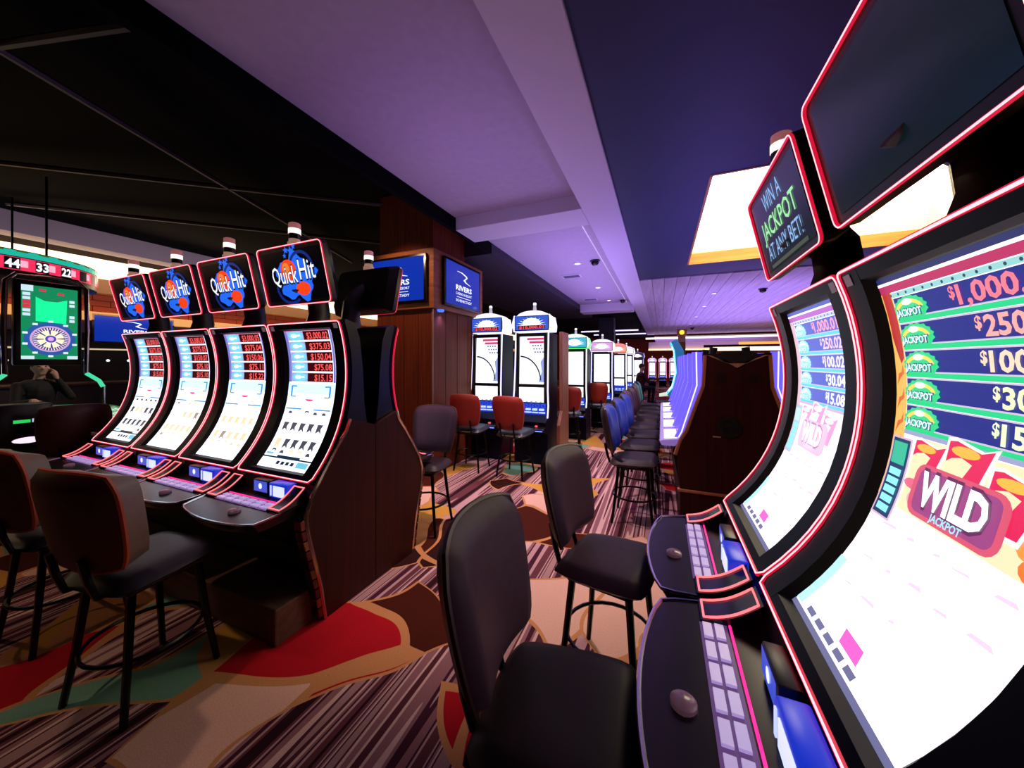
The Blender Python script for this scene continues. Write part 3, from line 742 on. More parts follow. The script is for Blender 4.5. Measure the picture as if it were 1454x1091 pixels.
    m = MB(); put_text(m, 'WILD', 0.005, 1.222, 0.078, o5, width=0.185, align='c', fat=0.07); m.build('word_shadow', em(cc('7a2a6a', 'f0a0e0'), 0.7), scr, smooth=False, normals=False)
    m = MB(); put_text(m, 'WILD', 0.005, 1.226, 0.070, lambda a, b: ssurf(a, b, 0.0155), width=0.178, align='c', fat=0.045); m.build('word_face', em('ffffff', 1.6), scr, smooth=False, normals=False)
    m = MB(); put_text(m, 'JACKPOT', 0.01, 1.203, 0.016, lambda a, b: ssurf(a, b, 0.0155), width=0.085, align='c', fat=0.03); m.build('word_ribbon', em(cc('a8e0f0', 'f8e0ff'), 1.2), scr, smooth=False, normals=False)
    if not pale:
        for (x, z, sx, sz, c_) in ((-0.125, 1.255, 0.03, 0.012, 'f06a8a'), (-0.11, 1.225, 0.02, 0.016, 'ffb0c0'), (0.17, 1.25, 0.03, 0.03, 'ff9a40'), (0.19, 1.21, 0.03, 0.02, 'ff7a30'), (-0.12, 1.355, 0.025, 0.008, 'ffb878'), (0.2, 1.35, 0.03, 0.012, 'd860d8')):
            m = MB(); m.flat(ell(x, z, sx, sz, 12), o1); m.build('art_blob', em(c_, 1.1), scr, smooth=False, normals=False)
    # left jackpot tab
    band('side_tab', -0.222, -0.158, 1.155, 1.348, 0.010, cc('143a70', 'c0e8ff'), 0.9, 6)
    band('tab_frame', -0.228, -0.152, 1.150, 1.353, 0.0095, 'e8c0d8', 1.0, 6)
    m = MB(); strip(m, -0.216, -0.164, 1.285, 1.34, 0.0115, 2); m.build('tab_badge', em(cc('38c8a0', 'd0f8f8'), 1.0), scr, smooth=False, normals=False)
    m = MB()
    for k in range(5): strip(m, -0.212, -0.168, 1.165 + k * 0.023, 1.182 + k * 0.023, 0.0115, 1)
    m.build('tab_digits', em('90f0f4', 1.2), scr, smooth=False, normals=False)
    m = MB()
    rr = random.Random(11)
    for k in range(13):
        x = -0.14 + 0.075 * (k % 5) + rr.uniform(-0.01, 0.01); z = 1.14 - 0.075 * (k // 5) + rr.uniform(-0.01, 0.01)
        w_ = rr.uniform(0.008, 0.03); h_ = rr.uniform(0.003, 0.009)
        m.flat([(x - w_, z), (x + w_, z + 0.004), (x + w_ * 0.6, z + h_ + 0.004), (x - w_ * 0.8, z + h_)], o1)
    m.build('reel_symbols', em('fcc8f4', 1.3), scr, smooth=False, normals=False)
    m = MB(); m.flat([(-0.03, 0.905), (0.045, 0.905), (0.03, 0.93), (-0.045, 0.93)], o1); m.build('bonus_flash', em('ff60c8', 1.2), scr, smooth=False, normals=False)
    m = MB(); strip(m, -XS, XS, ZS0, 0.879, 0.008, 1)
    for i in range(5): strip(m, -0.17 + i * 0.05, -0.135 + i * 0.05, 0.885, 0.897, 0.008, 1)
    m.build('meter_bar', em('7a7aa8', 0.9), scr, smooth=False, normals=False)
    band('meter_glow', -XS, -0.2, 0.882, 1.02, 0.0078, 'b8f0ff', 1.2, 4)
    return root
r_machine('curved slot machine at the right edge with large amounts and red sevens on screen', (RX, RY - P / 2, 0), -PI / 2, False)
r_machine('curved slot machine with the any-bet sign above it, left of the right-edge machine', (RX, RY + P / 2, 0), -PI / 2, True)
rs = thing('bank_plinth', 'dark plinth under the two curved machines at the right', 'plinth', (RX, RY, 0))
MB().box(0.12, 0.9, -P + 0.01, P - 0.01, 0, 0.36, 0.01).build('body', mat('dark_plinth', '120a0a', 0.6), rs, smooth=False)
MB().box(0.09, 0.12, -P + 0.02, P - 0.02, 0.0, 0.09, 0.004).build('kick_board', M_BLACK, rs, smooth=False)

def pix(px, D):
    """floor point that a picture column shows at distance D in front of the camera"""
    u = (px - 727) / F_PX; s, c = math.sin(YAW), math.cos(YAW)
    return ((u * c - s) * D, (u * s + c) * D)

# ================================================================== WOOD COLUMN WITH TWO TELEVISIONS
CX, CYc = -2.86, 3.95
col = thing('column', 'square wood-clad column wrapped by a television box behind the left slot bank', 'column', (CX, CYc, 0))
MB().box(-0.98, 0, 0.0, 1.25, 0, 2.27, 0.004).build('lower_shaft', M_WOODCOL, col, smooth=False)
MB().box(-0.95, -0.01, 0.02, 0.86, 3.08, 4.0, 0.004).build('upper_shaft', M_WOODCOL, col, smooth=False)
for k in range(1, 4):
    MB().box(-0.98 + k * 0.245 - 0.003, -0.98 + k * 0.245 + 0.003, -0.003, 0.0, 0, 2.26).build('panel_joint', mat('joint_dark', '1a0a06', 0.8), col, smooth=False)
    MB().box(0.0, 0.003, k * 0.31 - 0.003, k * 0.31 + 0.003, 0, 2.26).build('panel_joint', mat('joint_dark', '1a0a06', 0.8), col, smooth=False)
MB().tube([(0.002, -0.002, 0), (0.002, -0.002, 2.26)], 0.012, 8).build('corner_bead', mat('bronze_bead', 'a07868', 0.3, 0.8), col)
bx = MB().box(-1.06, 0.06, -0.06, 1.32, 2.27, 3.08, 0.006).build('television_box', wood('warm_box_veneer', '6a3418', 'a8622e', 0.4, (2, 2, 20)), col, smooth=False)
pk = MB().lathe([(0.04, -0.03), (0.05, -0.02), (0.05, 0.0)], 14, (0.03, 0.14, 2.27)).build('added_blue_puck', em('3a60ff', 2.0), col)  # added blue lamp, stands in for the glow below the box
spot('added_blue_beam', (CX + 0.05, CYc + 0.16, 2.22), (0, R(-6), 0), 14, (0.2, 0.25, 1.0), 120)
M_TV = mat('tv_bezel', '08080a', 0.25)
def tv(name, label, W, H, loc, rz, full=True):
    """flat television: local x across, -y out of the screen"""
    t = thing(name, label, 'television', loc, rz)
    MB().box(-W / 2, W / 2, -0.05, 0, 0, H, 0.008).build('housing', M_TV, t)
    s = MB().add([(-W / 2 + 0.035, -0.052, 0.035), (W / 2 - 0.035, -0.052, 0.035), (W / 2 - 0.035, -0.052, H - 0.035), (-W / 2 + 0.035, -0.052, H - 0.035)], [(0, 1, 2, 3)]).build('screen', mat('blue_tv_screen', '0a1a60', 0.15, emit='0a3ac8', strength=0.6), t, normals=False)
    f = lambda a, b: (a, -0.0545, b)
    m = MB(); k = H / 0.6
    put_text(m, 'RIVERS', 0, 0.235 * k, 0.066 * k, f, width=0.40 * k, align='c', fat=0.03)
    put_text(m, 'CASINO & RESORT', 0, 0.175 * k, 0.032 * k, f, width=0.40 * k, align='c', fat=0.01)
    put_text(m, 'SCHENECTADY', 0, 0.085 * k, 0.034 * k, f, width=0.40 * k, align='c', fat=0.01)
    m.flat([(-0.18 * k, 0.142 * k), (0.18 * k, 0.142 * k), (0.18 * k, 0.148 * k), (-0.18 * k, 0.148 * k)], f)
    m.build('logo_words', em('f0f4ff', 1.2), s, smooth=False, normals=False)
    m = MB()
    a = [(-0.17, 0.47), (-0.06, 0.465), (0.04, 0.44), (0.05, 0.425), (-0.02, 0.38), (0.04, 0.355), (0.17, 0.335)]
    b_ = [(-0.17, 0.475), (-0.05, 0.478), (0.07, 0.452), (0.09, 0.43), (0.03, 0.39), (0.06, 0.365), (0.17, 0.34)]
    for i in range(len(a) - 1): m.flat([tuple(x * k for x in a[i]), tuple(x * k for x in b_[i]), tuple(x * k for x in b_[i + 1]), tuple(x * k for x in a[i + 1])], f)
    m.build('logo_river', em('f0f4ff', 1.2), s, smooth=False, normals=False)
    return t
tv('television', 'blue casino television on the right face of the wooden column', 1.02, 0.68, (CX + 0.061, CYc + 0.63, 2.335), PI / 2)
tv('television', 'blue television on the left column face, half hidden by a dark sign', 0.98, 0.66, (CX - 0.52, CYc - 0.061, 2.345), 0)

# ================================================================== UPRIGHT SLOT MACHINES
def upright(label, loc, rz, k=1.0, hood='e8e4ff', rim='d8d0ff', top='3a60d8', amount='$10,000.02', wheel=True, group='upright slot machines'):
    root = thing('slot_machine', label, 'slot machine', loc, rz, group)
    M_CAB = mat('navy_cabinet', '0a0a22', 0.4, noise=0.2, spec=0.15)
    pr = [(0.0, 0.0), (0.0, 0.50), (-0.10, 0.62), (-0.12, 0.70), (0.02, 0.80), (0.06, 1.02), (0.05, 1.25), (0.09, 2.14), (0.55, 2.14), (0.55, 0.0)]
    MB().prism(pr, 'x', -0.29, 0.29, 0.006).build('cabinet', M_CAB, root, smooth=False)
    def fy(z): return float(np.interp(z, [0.80, 1.02, 1.25, 2.14], [0.02, 0.06, 0.05, 0.09]))
    F = lambda off: (lambda a, b: (a, fy(b) - off, b))
    b = MB()
    for (x0, x1, z0, z1) in ((-0.265, -0.215, 1.0, 2.13), (0.215, 0.265, 1.0, 2.13), (-0.215, 0.215, 2.08, 2.13), (-0.215, 0.215, 1.245, 1.295), (-0.215, 0.215, 0.985, 1.0)):
        b.box(x0, x1, fy((z0 + z1) / 2) - 0.035, fy((z0 + z1) / 2) + 0.06, z0, z1)
    b.build('bezel', M_BLACK, root, smooth=False)
    s = MB().flat([(-0.215, 1.29), (0.215, 1.29), (0.215, 2.085), (-0.215, 2.085)], F(0.012)).build('main_screen', mat('upright_screen', '202020', 0.2, emit='eef0ff', strength=1.6), root, normals=False)
    if wheel:
        m = MB()
        for i in range(12):
            a0, a1 = R(4 + i * 7), R(4 + (i + 1) * 7)
            q = lambda t, r: (-0.215 + r * math.cos(t) * 0.88, 1.33 + r * math.sin(t))
            m.flat([q(a0, 0.41), q(a0, 0.435), q(a1, 0.435), q(a1, 0.41)], F(0.014))
        m.build('wheel_rim', em('2a2c48', 0.6), s, smooth=False, normals=False)
        m = MB(); m.flat([(0.12, 1.33), (0.215, 1.33), (0.215, 1.75), (0.15, 1.66), (0.175, 1.5)], F(0.0135)); m.build('screen_shade', em('9aa8e8', 1.0), s, smooth=False, normals=False)
        m = MB()
        for i, (z, x) in enumerate(((2.04, -0.09), (1.985, -0.05))): m.flat([(x, z - 0.02), (0.2, z - 0.02), (0.2, z + 0.016), (x, z + 0.016)], F(0.014))
        m.build('prize_panel', em('e03a78', 1.0), s, smooth=False, normals=False)
        m = MB()
        for i, (z, x) in enumerate(((1.93, 0.0), (1.875, 0.02), (1.82, 0.04))): 
            for j in range(4): m.flat([(x + 0.045 * j, z - 0.014), (x + 0.03 + 0.045 * j, z - 0.014), (x + 0.03 + 0.045 * j, z + 0.012), (x + 0.045 * j, z + 0.012)], F(0.014))
        m.build('prize_marks', em('8a86b8', 0.9), s, smooth=False, normals=False)
    MB().flat([(-0.235, 1.0), (0.235, 1.0), (0.225, 1.242), (-0.225, 1.242)], F(0.02)).build('reel_screen', mat('reel_screen', '202020', 0.2, emit='fbfaff', strength=1.5), root, normals=False)
    m = MB()
    for i in range(5): m.flat([(-0.18 + i * 0.08, 1.004), (-0.14 + i * 0.08, 1.004), (-0.145 + i * 0.08, 1.02), (-0.175 + i * 0.08, 1.02)], F(0.023))
    m.build('reel_marks', em('5a5a9a', 0.8), root, smooth=False, normals=False)
    # buttons
    bt = MB().add([(-0.25, 0.05, 0.985), (0.25, 0.05, 0.985), (0.25, 0.015, 0.80), (-0.25, 0.015, 0.80)], [(0, 1, 2, 3)]).build('button_panel', mat('blue_button_panel', '0a1446', 0.3, emit='1a38d8', strength=0.9), root, normals=False)
    m = MB()
    for i in range(4):
        m.box(-0.2 + i * 0.115, -0.125 + i * 0.115, -0.012, 0.03, 0.87, 0.90)
        m.box(-0.2 + i * 0.115, -0.105 + i * 0.115, -0.018, 0.03, 0.83, 0.845)
    m.build('lit_button', em('b8d0ff', 1.3), bt, smooth=False)
    m = MB()
    for i in range(5): m.tube([(-0.2 + i * 0.1 + 0.03 * math.cos(a), 0.035, 0.945 + 0.03 * math.sin(a)) for a in np.linspace(0, 2 * PI, 12, False)], 0.004, 4, True)
    m.build('button_ring', em('4a68d8', 0.8), bt)
    d = MB().prism([(0.0, 0.50), (-0.22, 0.56), (-0.23, 0.60), (-0.10, 0.64), (0.0, 0.66)], 'x', -0.285, 0.285, 0.008).build('deck', M_GLOSS, root, smooth=False)
    MB().tube([(-0.27, -0.228, 0.58), (0.27, -0.228, 0.58)], 0.006, 5).build('deck_glow', em('5a78ff', 3.0), d)
    MB().lathe([(0.022, 0), (0.022, 0.014), (0.001, 0.02)], 12, (0.14, -0.13, 0.632)).build('spin_button', em('ff5a6a', 1.4), d)
    MB().add([(-0.06, -0.19, 0.612), (0.1, -0.19, 0.612), (0.07, -0.12, 0.632), (-0.02, -0.12, 0.632)], [(0, 1, 2, 3)]).build('deck_light', em('d0dcff', 1.3), d, normals=False)
    # side light trims
    for sgn_ in (-1, 1):
        pts = [(sgn_ * 0.285, 0.06, 2.14), (sgn_ * 0.285, 0.03, 1.6), (sgn_ * 0.29, 0.0, 1.2), (sgn_ * 0.305, -0.02, 0.95), (sgn_ * 0.295, -0.03, 0.76)]
        MB().tube(pts, 0.013, 6).build('light_trim', em(rim, 1.8), root)
    # arched topper
    tz = 2.16
    arch = [(-0.33, tz), (0.33, tz), (0.34, tz + 0.10), (0.31, tz + 0.25)] + [(0.26 * math.cos(R(a)), tz + 0.26 + 0.085 * math.sin(R(a))) for a in range(10, 171, 16)] + [(-0.31, tz + 0.25), (-0.34, tz + 0.10)]
    tp = MB().prism(arch, 'y', 0.05, 0.38, 0.006).build('topper', mat('topper_hood_' + hood, 'c8c4d8', 0.3, emit=hood, strength=1.3), root, smooth=False)
    MB().box(-0.30, 0.30, 0.03, 0.055, tz + 0.012, tz + 0.262, 0.006).build('topper_frame', M_GLOSS, tp, smooth=False)
    T = lambda a, b_: (a, 0.028, b_); T2 = lambda a, b_: (a, 0.0265, b_)
    MB().flat([(-0.285, tz + 0.028), (0.285, tz + 0.028), (0.285, tz + 0.25), (-0.285, tz + 0.25)], T).build('topper_screen', em(top, 1.0), tp, normals=False)
    m = MB()
    for i in range(11):
        a = R(i * 18); m.flat([(0.02 * math.cos(a + 1.57), tz + 0.1 + 0.02 * math.sin(a + 1.57)), (-0.02 * math.cos(a + 1.57), tz + 0.1 - 0.02 * math.sin(a + 1.57)), (0.26 * math.cos(a), tz + 0.1 + 0.14 * math.sin(a))], T2)
    m.flat(ell(0, tz + 0.14, 0.15, 0.08, 16), lambda a, b_: (a, 0.0255, b_))
    m.build('starburst', em('f4f8ff', 1.5), tp, smooth=False, normals=False)
    if amount:
        m = MB(); m.flat([(-0.23, tz + 0.042), (0.23, tz + 0.042), (0.23, tz + 0.10), (-0.23, tz + 0.10)], lambda a, b_: (a, 0.0245, b_)); m.build('amount_panel', em('3a0610', 0.6), tp, smooth=False, normals=False)
        m = MB(); put_text(m, amount, 0, tz + 0.048, 0.044, lambda a, b_: (a, 0.023, b_), width=0.43, align='c', fat=0.03); m.build('amount_digits', em('ff4a50', 1.3), tp, smooth=False, normals=False)
    for sgn_ in (-1, 1):
        MB().tube([(sgn_ * 0.30, 0.045, tz + 0.02), (sgn_ * 0.345, 0.04, tz + 0.10), (sgn_ * 0.30, 0.045, tz + 0.27)], 0.016, 6).build('topper_lamp', em(rim, 1.8), tp)
    c = MB().lathe([(0.03, 0), (0.03, 0.04), (0.025, 0.05), (0.025, 0.09)], 12, (0, 0.2, tz + 0.365)).build('tower_light', em('c8b8d8', 0.9), root)
    MB().lathe([(0.027, 0.09), (0.027, 0.125), (0.02, 0.13)], 12, (0, 0.2, tz + 0.365)).build('lit_lens', em('ffffff', 1.4), c)
    root.scale = (k, k, k)
    return root
UY = 5.0
upright('white-lit wheel slot machine standing directly beside the wooden column', (-2.60, UY, 0), 0, 0.93)
upright('white-lit wheel slot machine right of the one beside the column', (-1.83, UY, 0), 0, 0.93, amount='$10,000.01')
sp = thing('machine_divider', 'dark wood side board right of the two wheel slot machines', 'panel', (-1.40, UY + 0.05, 0))
MB().prism([(-0.02, 0), (-0.02, 0.6), (0.12, 0.8), (0.12, 2.0), (0.5, 2.0), (0.5, 0)], 'x', -0.03, 0.02, 0.004).build('board', wood('pink_wood_board', '6a3a34', 'a06850', 0.35), sp, smooth=False)
MB().prism([(-0.35, 0), (-0.35, 0.18), (-0.02, 0.3), (-0.02, 0)], 'x', -0.03, 0.02, 0.004).build('foot', M_WOODCOL, sp, smooth=False)

# the machines farther down the aisle
def up_at(label, px, D, k, **kw):
    x, y = pix(px, D); upright(label, (x, y, 0), kw.pop('rz', 0.0), k, group='upright slot machines down the aisle', **kw)
up_at('slot machine with a bright green topper behind the wood side board', 815, 7.0, 0.84, hood='30ff50', rim='e8f8ff', top='3ab8d8', amount=False, wheel=False)
up_at('slot machine with a small pink rounded topper, right of the green-topped one', 854, 8.2, 0.83, hood='ffe8ff', rim='c8c8ff', top='e0a0e8', amount=False, wheel=False)
up_at('far slot machine with a red topper, right of the pink-topped one', 877, 10.5, 0.84, hood='ff7a6a', rim='ffffff', top='ff9a80', amount=False, wheel=False)
up_at('far slot machine behind the red-topped one', 889, 12.5, 0.84, hood='e8d8ff', rim='ffffff', top='ffffff', amount=False, wheel=False)
up_at('far slot machine left of the seated figure', 905, 14.0, 0.78, hood='30203a', rim='a0a0ff', top='403050', amount=False, wheel=False)
for i, (px, lab) in enumerate(((926, 'leftmost small slot machine of the row by the red end wall'), (941, 'second small slot machine of the row by the red end wall'), (956, 'third small slot machine of the row by the red end wall'), (979, 'rightmost small slot machine of the row by the red end wall'))):
    up_at(lab, px, 22.0, 0.72, hood='e8c8e8', rim='ff9ac8', top='c8b8ff', amount=False, wheel=False)
# far column
dc = thing('column', 'dark blue column rising behind the pink-topped slot machine', 'column', (*pix(861, 13.6), 0))
MB().box(-0.28, 0.28, 0, 0.5, 0, 3.28, 0.01).build('shaft', mat('dark_blue_column', '10142e', 0.5), dc, smooth=False)
MB().box(-0.30, 0.30, -0.02, 0.52, 2.6, 2.66, 0.005).build('collar', mat('dark_blue_column', '10142e', 0.5), dc, smooth=False)

for lab, y, z, x0, x1 in (('nearer white light bar hanging under the dark ceiling beyond the left bay', 15.6, 2.86, -3.3, -0.9), ('farther white light bar hanging under the dark ceiling beyond the left bay', 18.2, 2.9, -3.2, -0.7)):
    t = thing('light_bar', lab, 'light', (0, y, z), 0, 'hanging light bars')
    MB().box(x0, x1, -0.05, 0.05, 0.0, 0.06, 0.005).build('housing', M_BLACK, t, smooth=False)
    MB().box(x0, x1, -0.06, -0.05, 0.0, 0.055).build('diffuser', em('e0d8ff', 1.5), t, smooth=False)
    for x in (x0 + 0.3, x1 - 0.3): MB().tube([(x, 0, 0.05), (x, 0, 3.3 - z)], 0.01, 6).build('hanger', M_LEG, t)

# ================================================================== VIOLET-LIT BANK DOWN THE AISLE
FX, FY, FP = 0.03, 3.5, 0.66
def v_profile(z): return float(np.interp(z, [0.84, 0.9, 1.33, 1.62], [0.14, 0.17, 0.295, 0.29]))
def v_machine(label, loc, rz):
    root = thing('slot_machine', label, 'slot machine', loc, rz, 'violet-lit slot machines')
    W = FP / 2 - 0.012
    pr = [(0.12, 0.40), (0.06, 0.74), (0.12, 0.82)] + [(v_profile(z) + 0.01, z) for z in (0.84, 0.9, 1.33, 1.62)] + [(0.54, 1.60), (0.54, 0.40)]
    MB().prism(pr, 'x', -W, W).build('cabinet', mat('violet_cabinet', '0e0c20', 0.3), root, smooth=False)
    m = MB(); m.grid(lambda u, v: (-W + 0.07 + (2 * W - 0.14) * u, v_profile(0.92 + 0.66 * v) - 0.002, 0.92 + 0.66 * v), 1, 8)
    s = m.build('screen', mat('blue_bank_screen', '101020', 0.2, emit='2a50e8', strength=1.0), root, normals=False)
    m = MB()
    rr = random.Random(5)
    for i in range(14):
        x = rr.uniform(-W + 0.08, W - 0.12); z = rr.uniform(0.94, 1.5); a, b = rr.uniform(0.02, 0.08), rr.uniform(0.01, 0.06)
        m.flat([(x, z), (x + a, z), (x + a, z + b), (x, z + b)], lambda p, q: (p, v_profile(q) - 0.006, q))
    m.build('screen_art', em('a8c4ff', 1.1), s, smooth=False, normals=False)
    for sg in (-1, 1):
        zz = [0.85, 0.9, 1.1, 1.33, 1.48, 1.63]
        po = [(v_profile(z) - 0.068, z) for z in zz] + [(v_profile(z) + 0.015, z) for z in zz[::-1]]
        MB().prism(po, 'x', sg * (W - 0.035), sg * W).build('light_trim', em('6a58ff', 1.3), root, smooth=False)
        MB().tube([(sg * (W + 0.001), v_profile(z) - 0.035, z) for z in zz], 0.006, 5).build('trim_tube', em('d8d0ff', 1.6), root)
    d = MB().prism([(-0.03, 0.765), (-0.05, 0.80), (-0.03, 0.815), (0.16, 0.835), (0.16, 0.765)], 'x', -W, W, 0.004).build('deck', mat('lilac_deck', 'b8a8d8', 0.25, emit='8a78e8', strength=0.35), root, smooth=False)
    MB().add([(-W + 0.08, -0.01, 0.8185), (W - 0.06, -0.01, 0.8185), (W - 0.06, 0.105, 0.8305), (-W + 0.08, 0.105, 0.8305)], [(0, 1, 2, 3)]).build('deck_screen', em('fff0ff', 1.4), d, normals=False)
    m = MB()
    for i in range(3): m.lathe([(0.014, 0), (0.014, 0.012), (0.001, 0.016)], 8, (-0.15 + i * 0.15, 0.135, 0.834))
    m.build('deck_button', em('ffffff', 1.3), d)
    MB().tube([(0, 0.42, 1.6), (0, 0.43, 1.68)], 0.035, 8).build('top_vent', M_BLACK, root)
    return root
ords = ['first', 'second', 'third', 'fourth', 'fifth', 'sixth']
vm = None
for i in range(5):
    lab = 'violet-lit slot machine, %s in its row from the wooden end panel with the speaker' % ords[i]
    loc = (FX, FY + 0.04 + FP * (i + 0.5), 0)
    if vm is None: vm = v_machine(lab, loc, -PI / 2)
    else: dup(vm, lab, loc, -PI / 2)
vc = FX + 0.56
dup(vm, 'violet-lit slot machine on the far right side of the wooden panel with the speaker', (2 * vc - FX, FY + 0.04 + FP * 0.5, 0), PI / 2)
vs = thing('end_panel', 'dark wood end panel with round speaker closing the violet-lit bank', 'panel', (vc, FY, 0))
pl = [(-0.44, 0.40), (-0.46, 0.70), (-0.42, 0.83), (-0.37, 0.92), (-0.235, 1.33), (-0.22, 1.60), (-0.0, 1.50)]
full = pl + [(-a, b) for a, b in pl[-2::-1]]
ep = MB().prism(full, 'y', 0.0, 0.035, 0.003).build('board', M_WOOD, vs, smooth=False)
for s in (-1, 1):
    MB().tube([(s * (abs(a) + 0.016), 0.012, b) for a, b in pl[1:-1]], 0.018, 6).build('edge_trim', M_WOODTRIM, vs)
    MB().prism([(s * 0.23, 1.60), (s * 0.10, 1.555), (s * 0.20, 1.60)], 'y', -0.01, 0.0).build('corner_wedge', M_WOODTRIM, vs, smooth=False)
MB().prism([(-0.06, 1.53), (0.06, 1.53), (0.0, 1.49)], 'y', -0.012, 0.0).build('center_wedge', mat('pale_wedge', 'a87a60', 0.5), vs, smooth=False)
MB().prism([(-0.17, 1.60), (-0.05, 1.54), (0.05, 1.54), (0.17, 1.60), (0.1, 1.635), (-0.1, 1.635)], 'y', -0.012, 0.0).build('notch_cover', M_MATTE, vs, smooth=False)
sk = MB().lathe([(0.09, 0), (0.09, 0.012), (0.07, 0.016), (0.03, 0.006), (0.001, 0.004)], 24).build('speaker', mat('speaker_black', '040404', 0.5), vs)
sk.rotation_euler = (R(90), 0, 0); sk.location = (-0.055, 0.0, 0.98)
vt = MB()
for s in (-1, 1):
    for k in range(5): vt.box(s * 0.12 - 0.035, s * 0.12 + 0.035, -0.004, 0.0, 1.36 + k * 0.018, 1.367 + k * 0.018)
vt.build('vent_slots', M_MATTE, vs, smooth=False)
MB().box(-0.18, -0.12, -0.004, 0, 0.885, 0.895).build('id_plate', mat('id_plate', 'b09a90', 0.4), vs, smooth=False)
vp = thing('bank_plinth', 'dark wood plinth with light trim under the violet-lit bank', 'plinth', (vc, FY, 0))
MB().box(-0.44, 0.44, 0.0, 3.4, 0.0, 0.375, 0.004).build('body', M_WOOD, vp, smooth=False)
MB().box(-0.46, 0.46, -0.015, 0.04, 0.375, 0.398, 0.004).build('plinth_trim', M_WOODTRIM, vp, smooth=False)
# turquoise machines and the brass tower behind the bank
tx, ty = pix(947, 8.3)
mt = thing('slot_machine', 'tall turquoise curved slot machine beyond the violet-lit bank', 'slot machine', (tx, ty, 0), -PI / 2)
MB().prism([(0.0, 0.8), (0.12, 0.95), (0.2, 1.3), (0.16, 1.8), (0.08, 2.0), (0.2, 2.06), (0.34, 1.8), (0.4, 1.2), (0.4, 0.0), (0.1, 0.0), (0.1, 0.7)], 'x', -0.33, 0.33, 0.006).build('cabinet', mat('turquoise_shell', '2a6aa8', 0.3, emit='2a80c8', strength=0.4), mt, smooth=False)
m = MB(); m.grid(lambda u, v: (-0.28 + 0.56 * u, float(np.interp(0.85 + 1.05 * v, [0.8, 0.95, 1.3, 1.8, 2.0], [0, 0.12, 0.2, 0.16, 0.08])) - 0.012, 0.85 + 1.05 * v), 1, 8)
m.build('screen', em('f0f8ff', 1.5), mt, normals=False)
for s in (-1, 1):
    MB().tube([(s * 0.32, -0.005, 0.8), (s * 0.32, 0.11, 0.96), (s * 0.32, 0.19, 1.3), (s * 0.32, 0.15, 1.8), (s * 0.32, 0.075, 2.0)], 0.012, 6).build('light_trim', em('60d0f0', 1.6), mt)
MB().prism([(-0.16, 0.74), (-0.17, 0.77), (0.05, 0.82), (0.1, 0.78)], 'x', -0.3, 0.3, 0.005).build('deck', em('e8f0d8', 0.9), mt, smooth=False)
bx_, by_ = pix(968, 11.5)
bt_ = thing('lamp_tower', 'slim brass tower with a round yellow lamp rising over the far machines', 'lamp', (bx_, by_, 0))
MB().box(-0.11, 0.11, -0.08, 0.08, 0.0, 2.45, 0.01).build('mast', mat('brass_mast', '6a4a28', 0.35, 0.5), bt_, smooth=False)
MB().box(-0.14, 0.14, -0.1, 0.1, 2.40, 2.62, 0.01).build('lamp_head', mat('brass_head', '7a4a1a', 0.3, 0.5), bt_, smooth=False)
l_ = MB().lathe([(0.075, 0), (0.07, 0.02), (0.03, 0.035), (0.001, 0.038)], 16).build('lamp_lens', em('ffc030', 1.8), bt_)
l_.rotation_euler = (R(90), 0, 0); l_.location = (0, -0.1, 2.51)

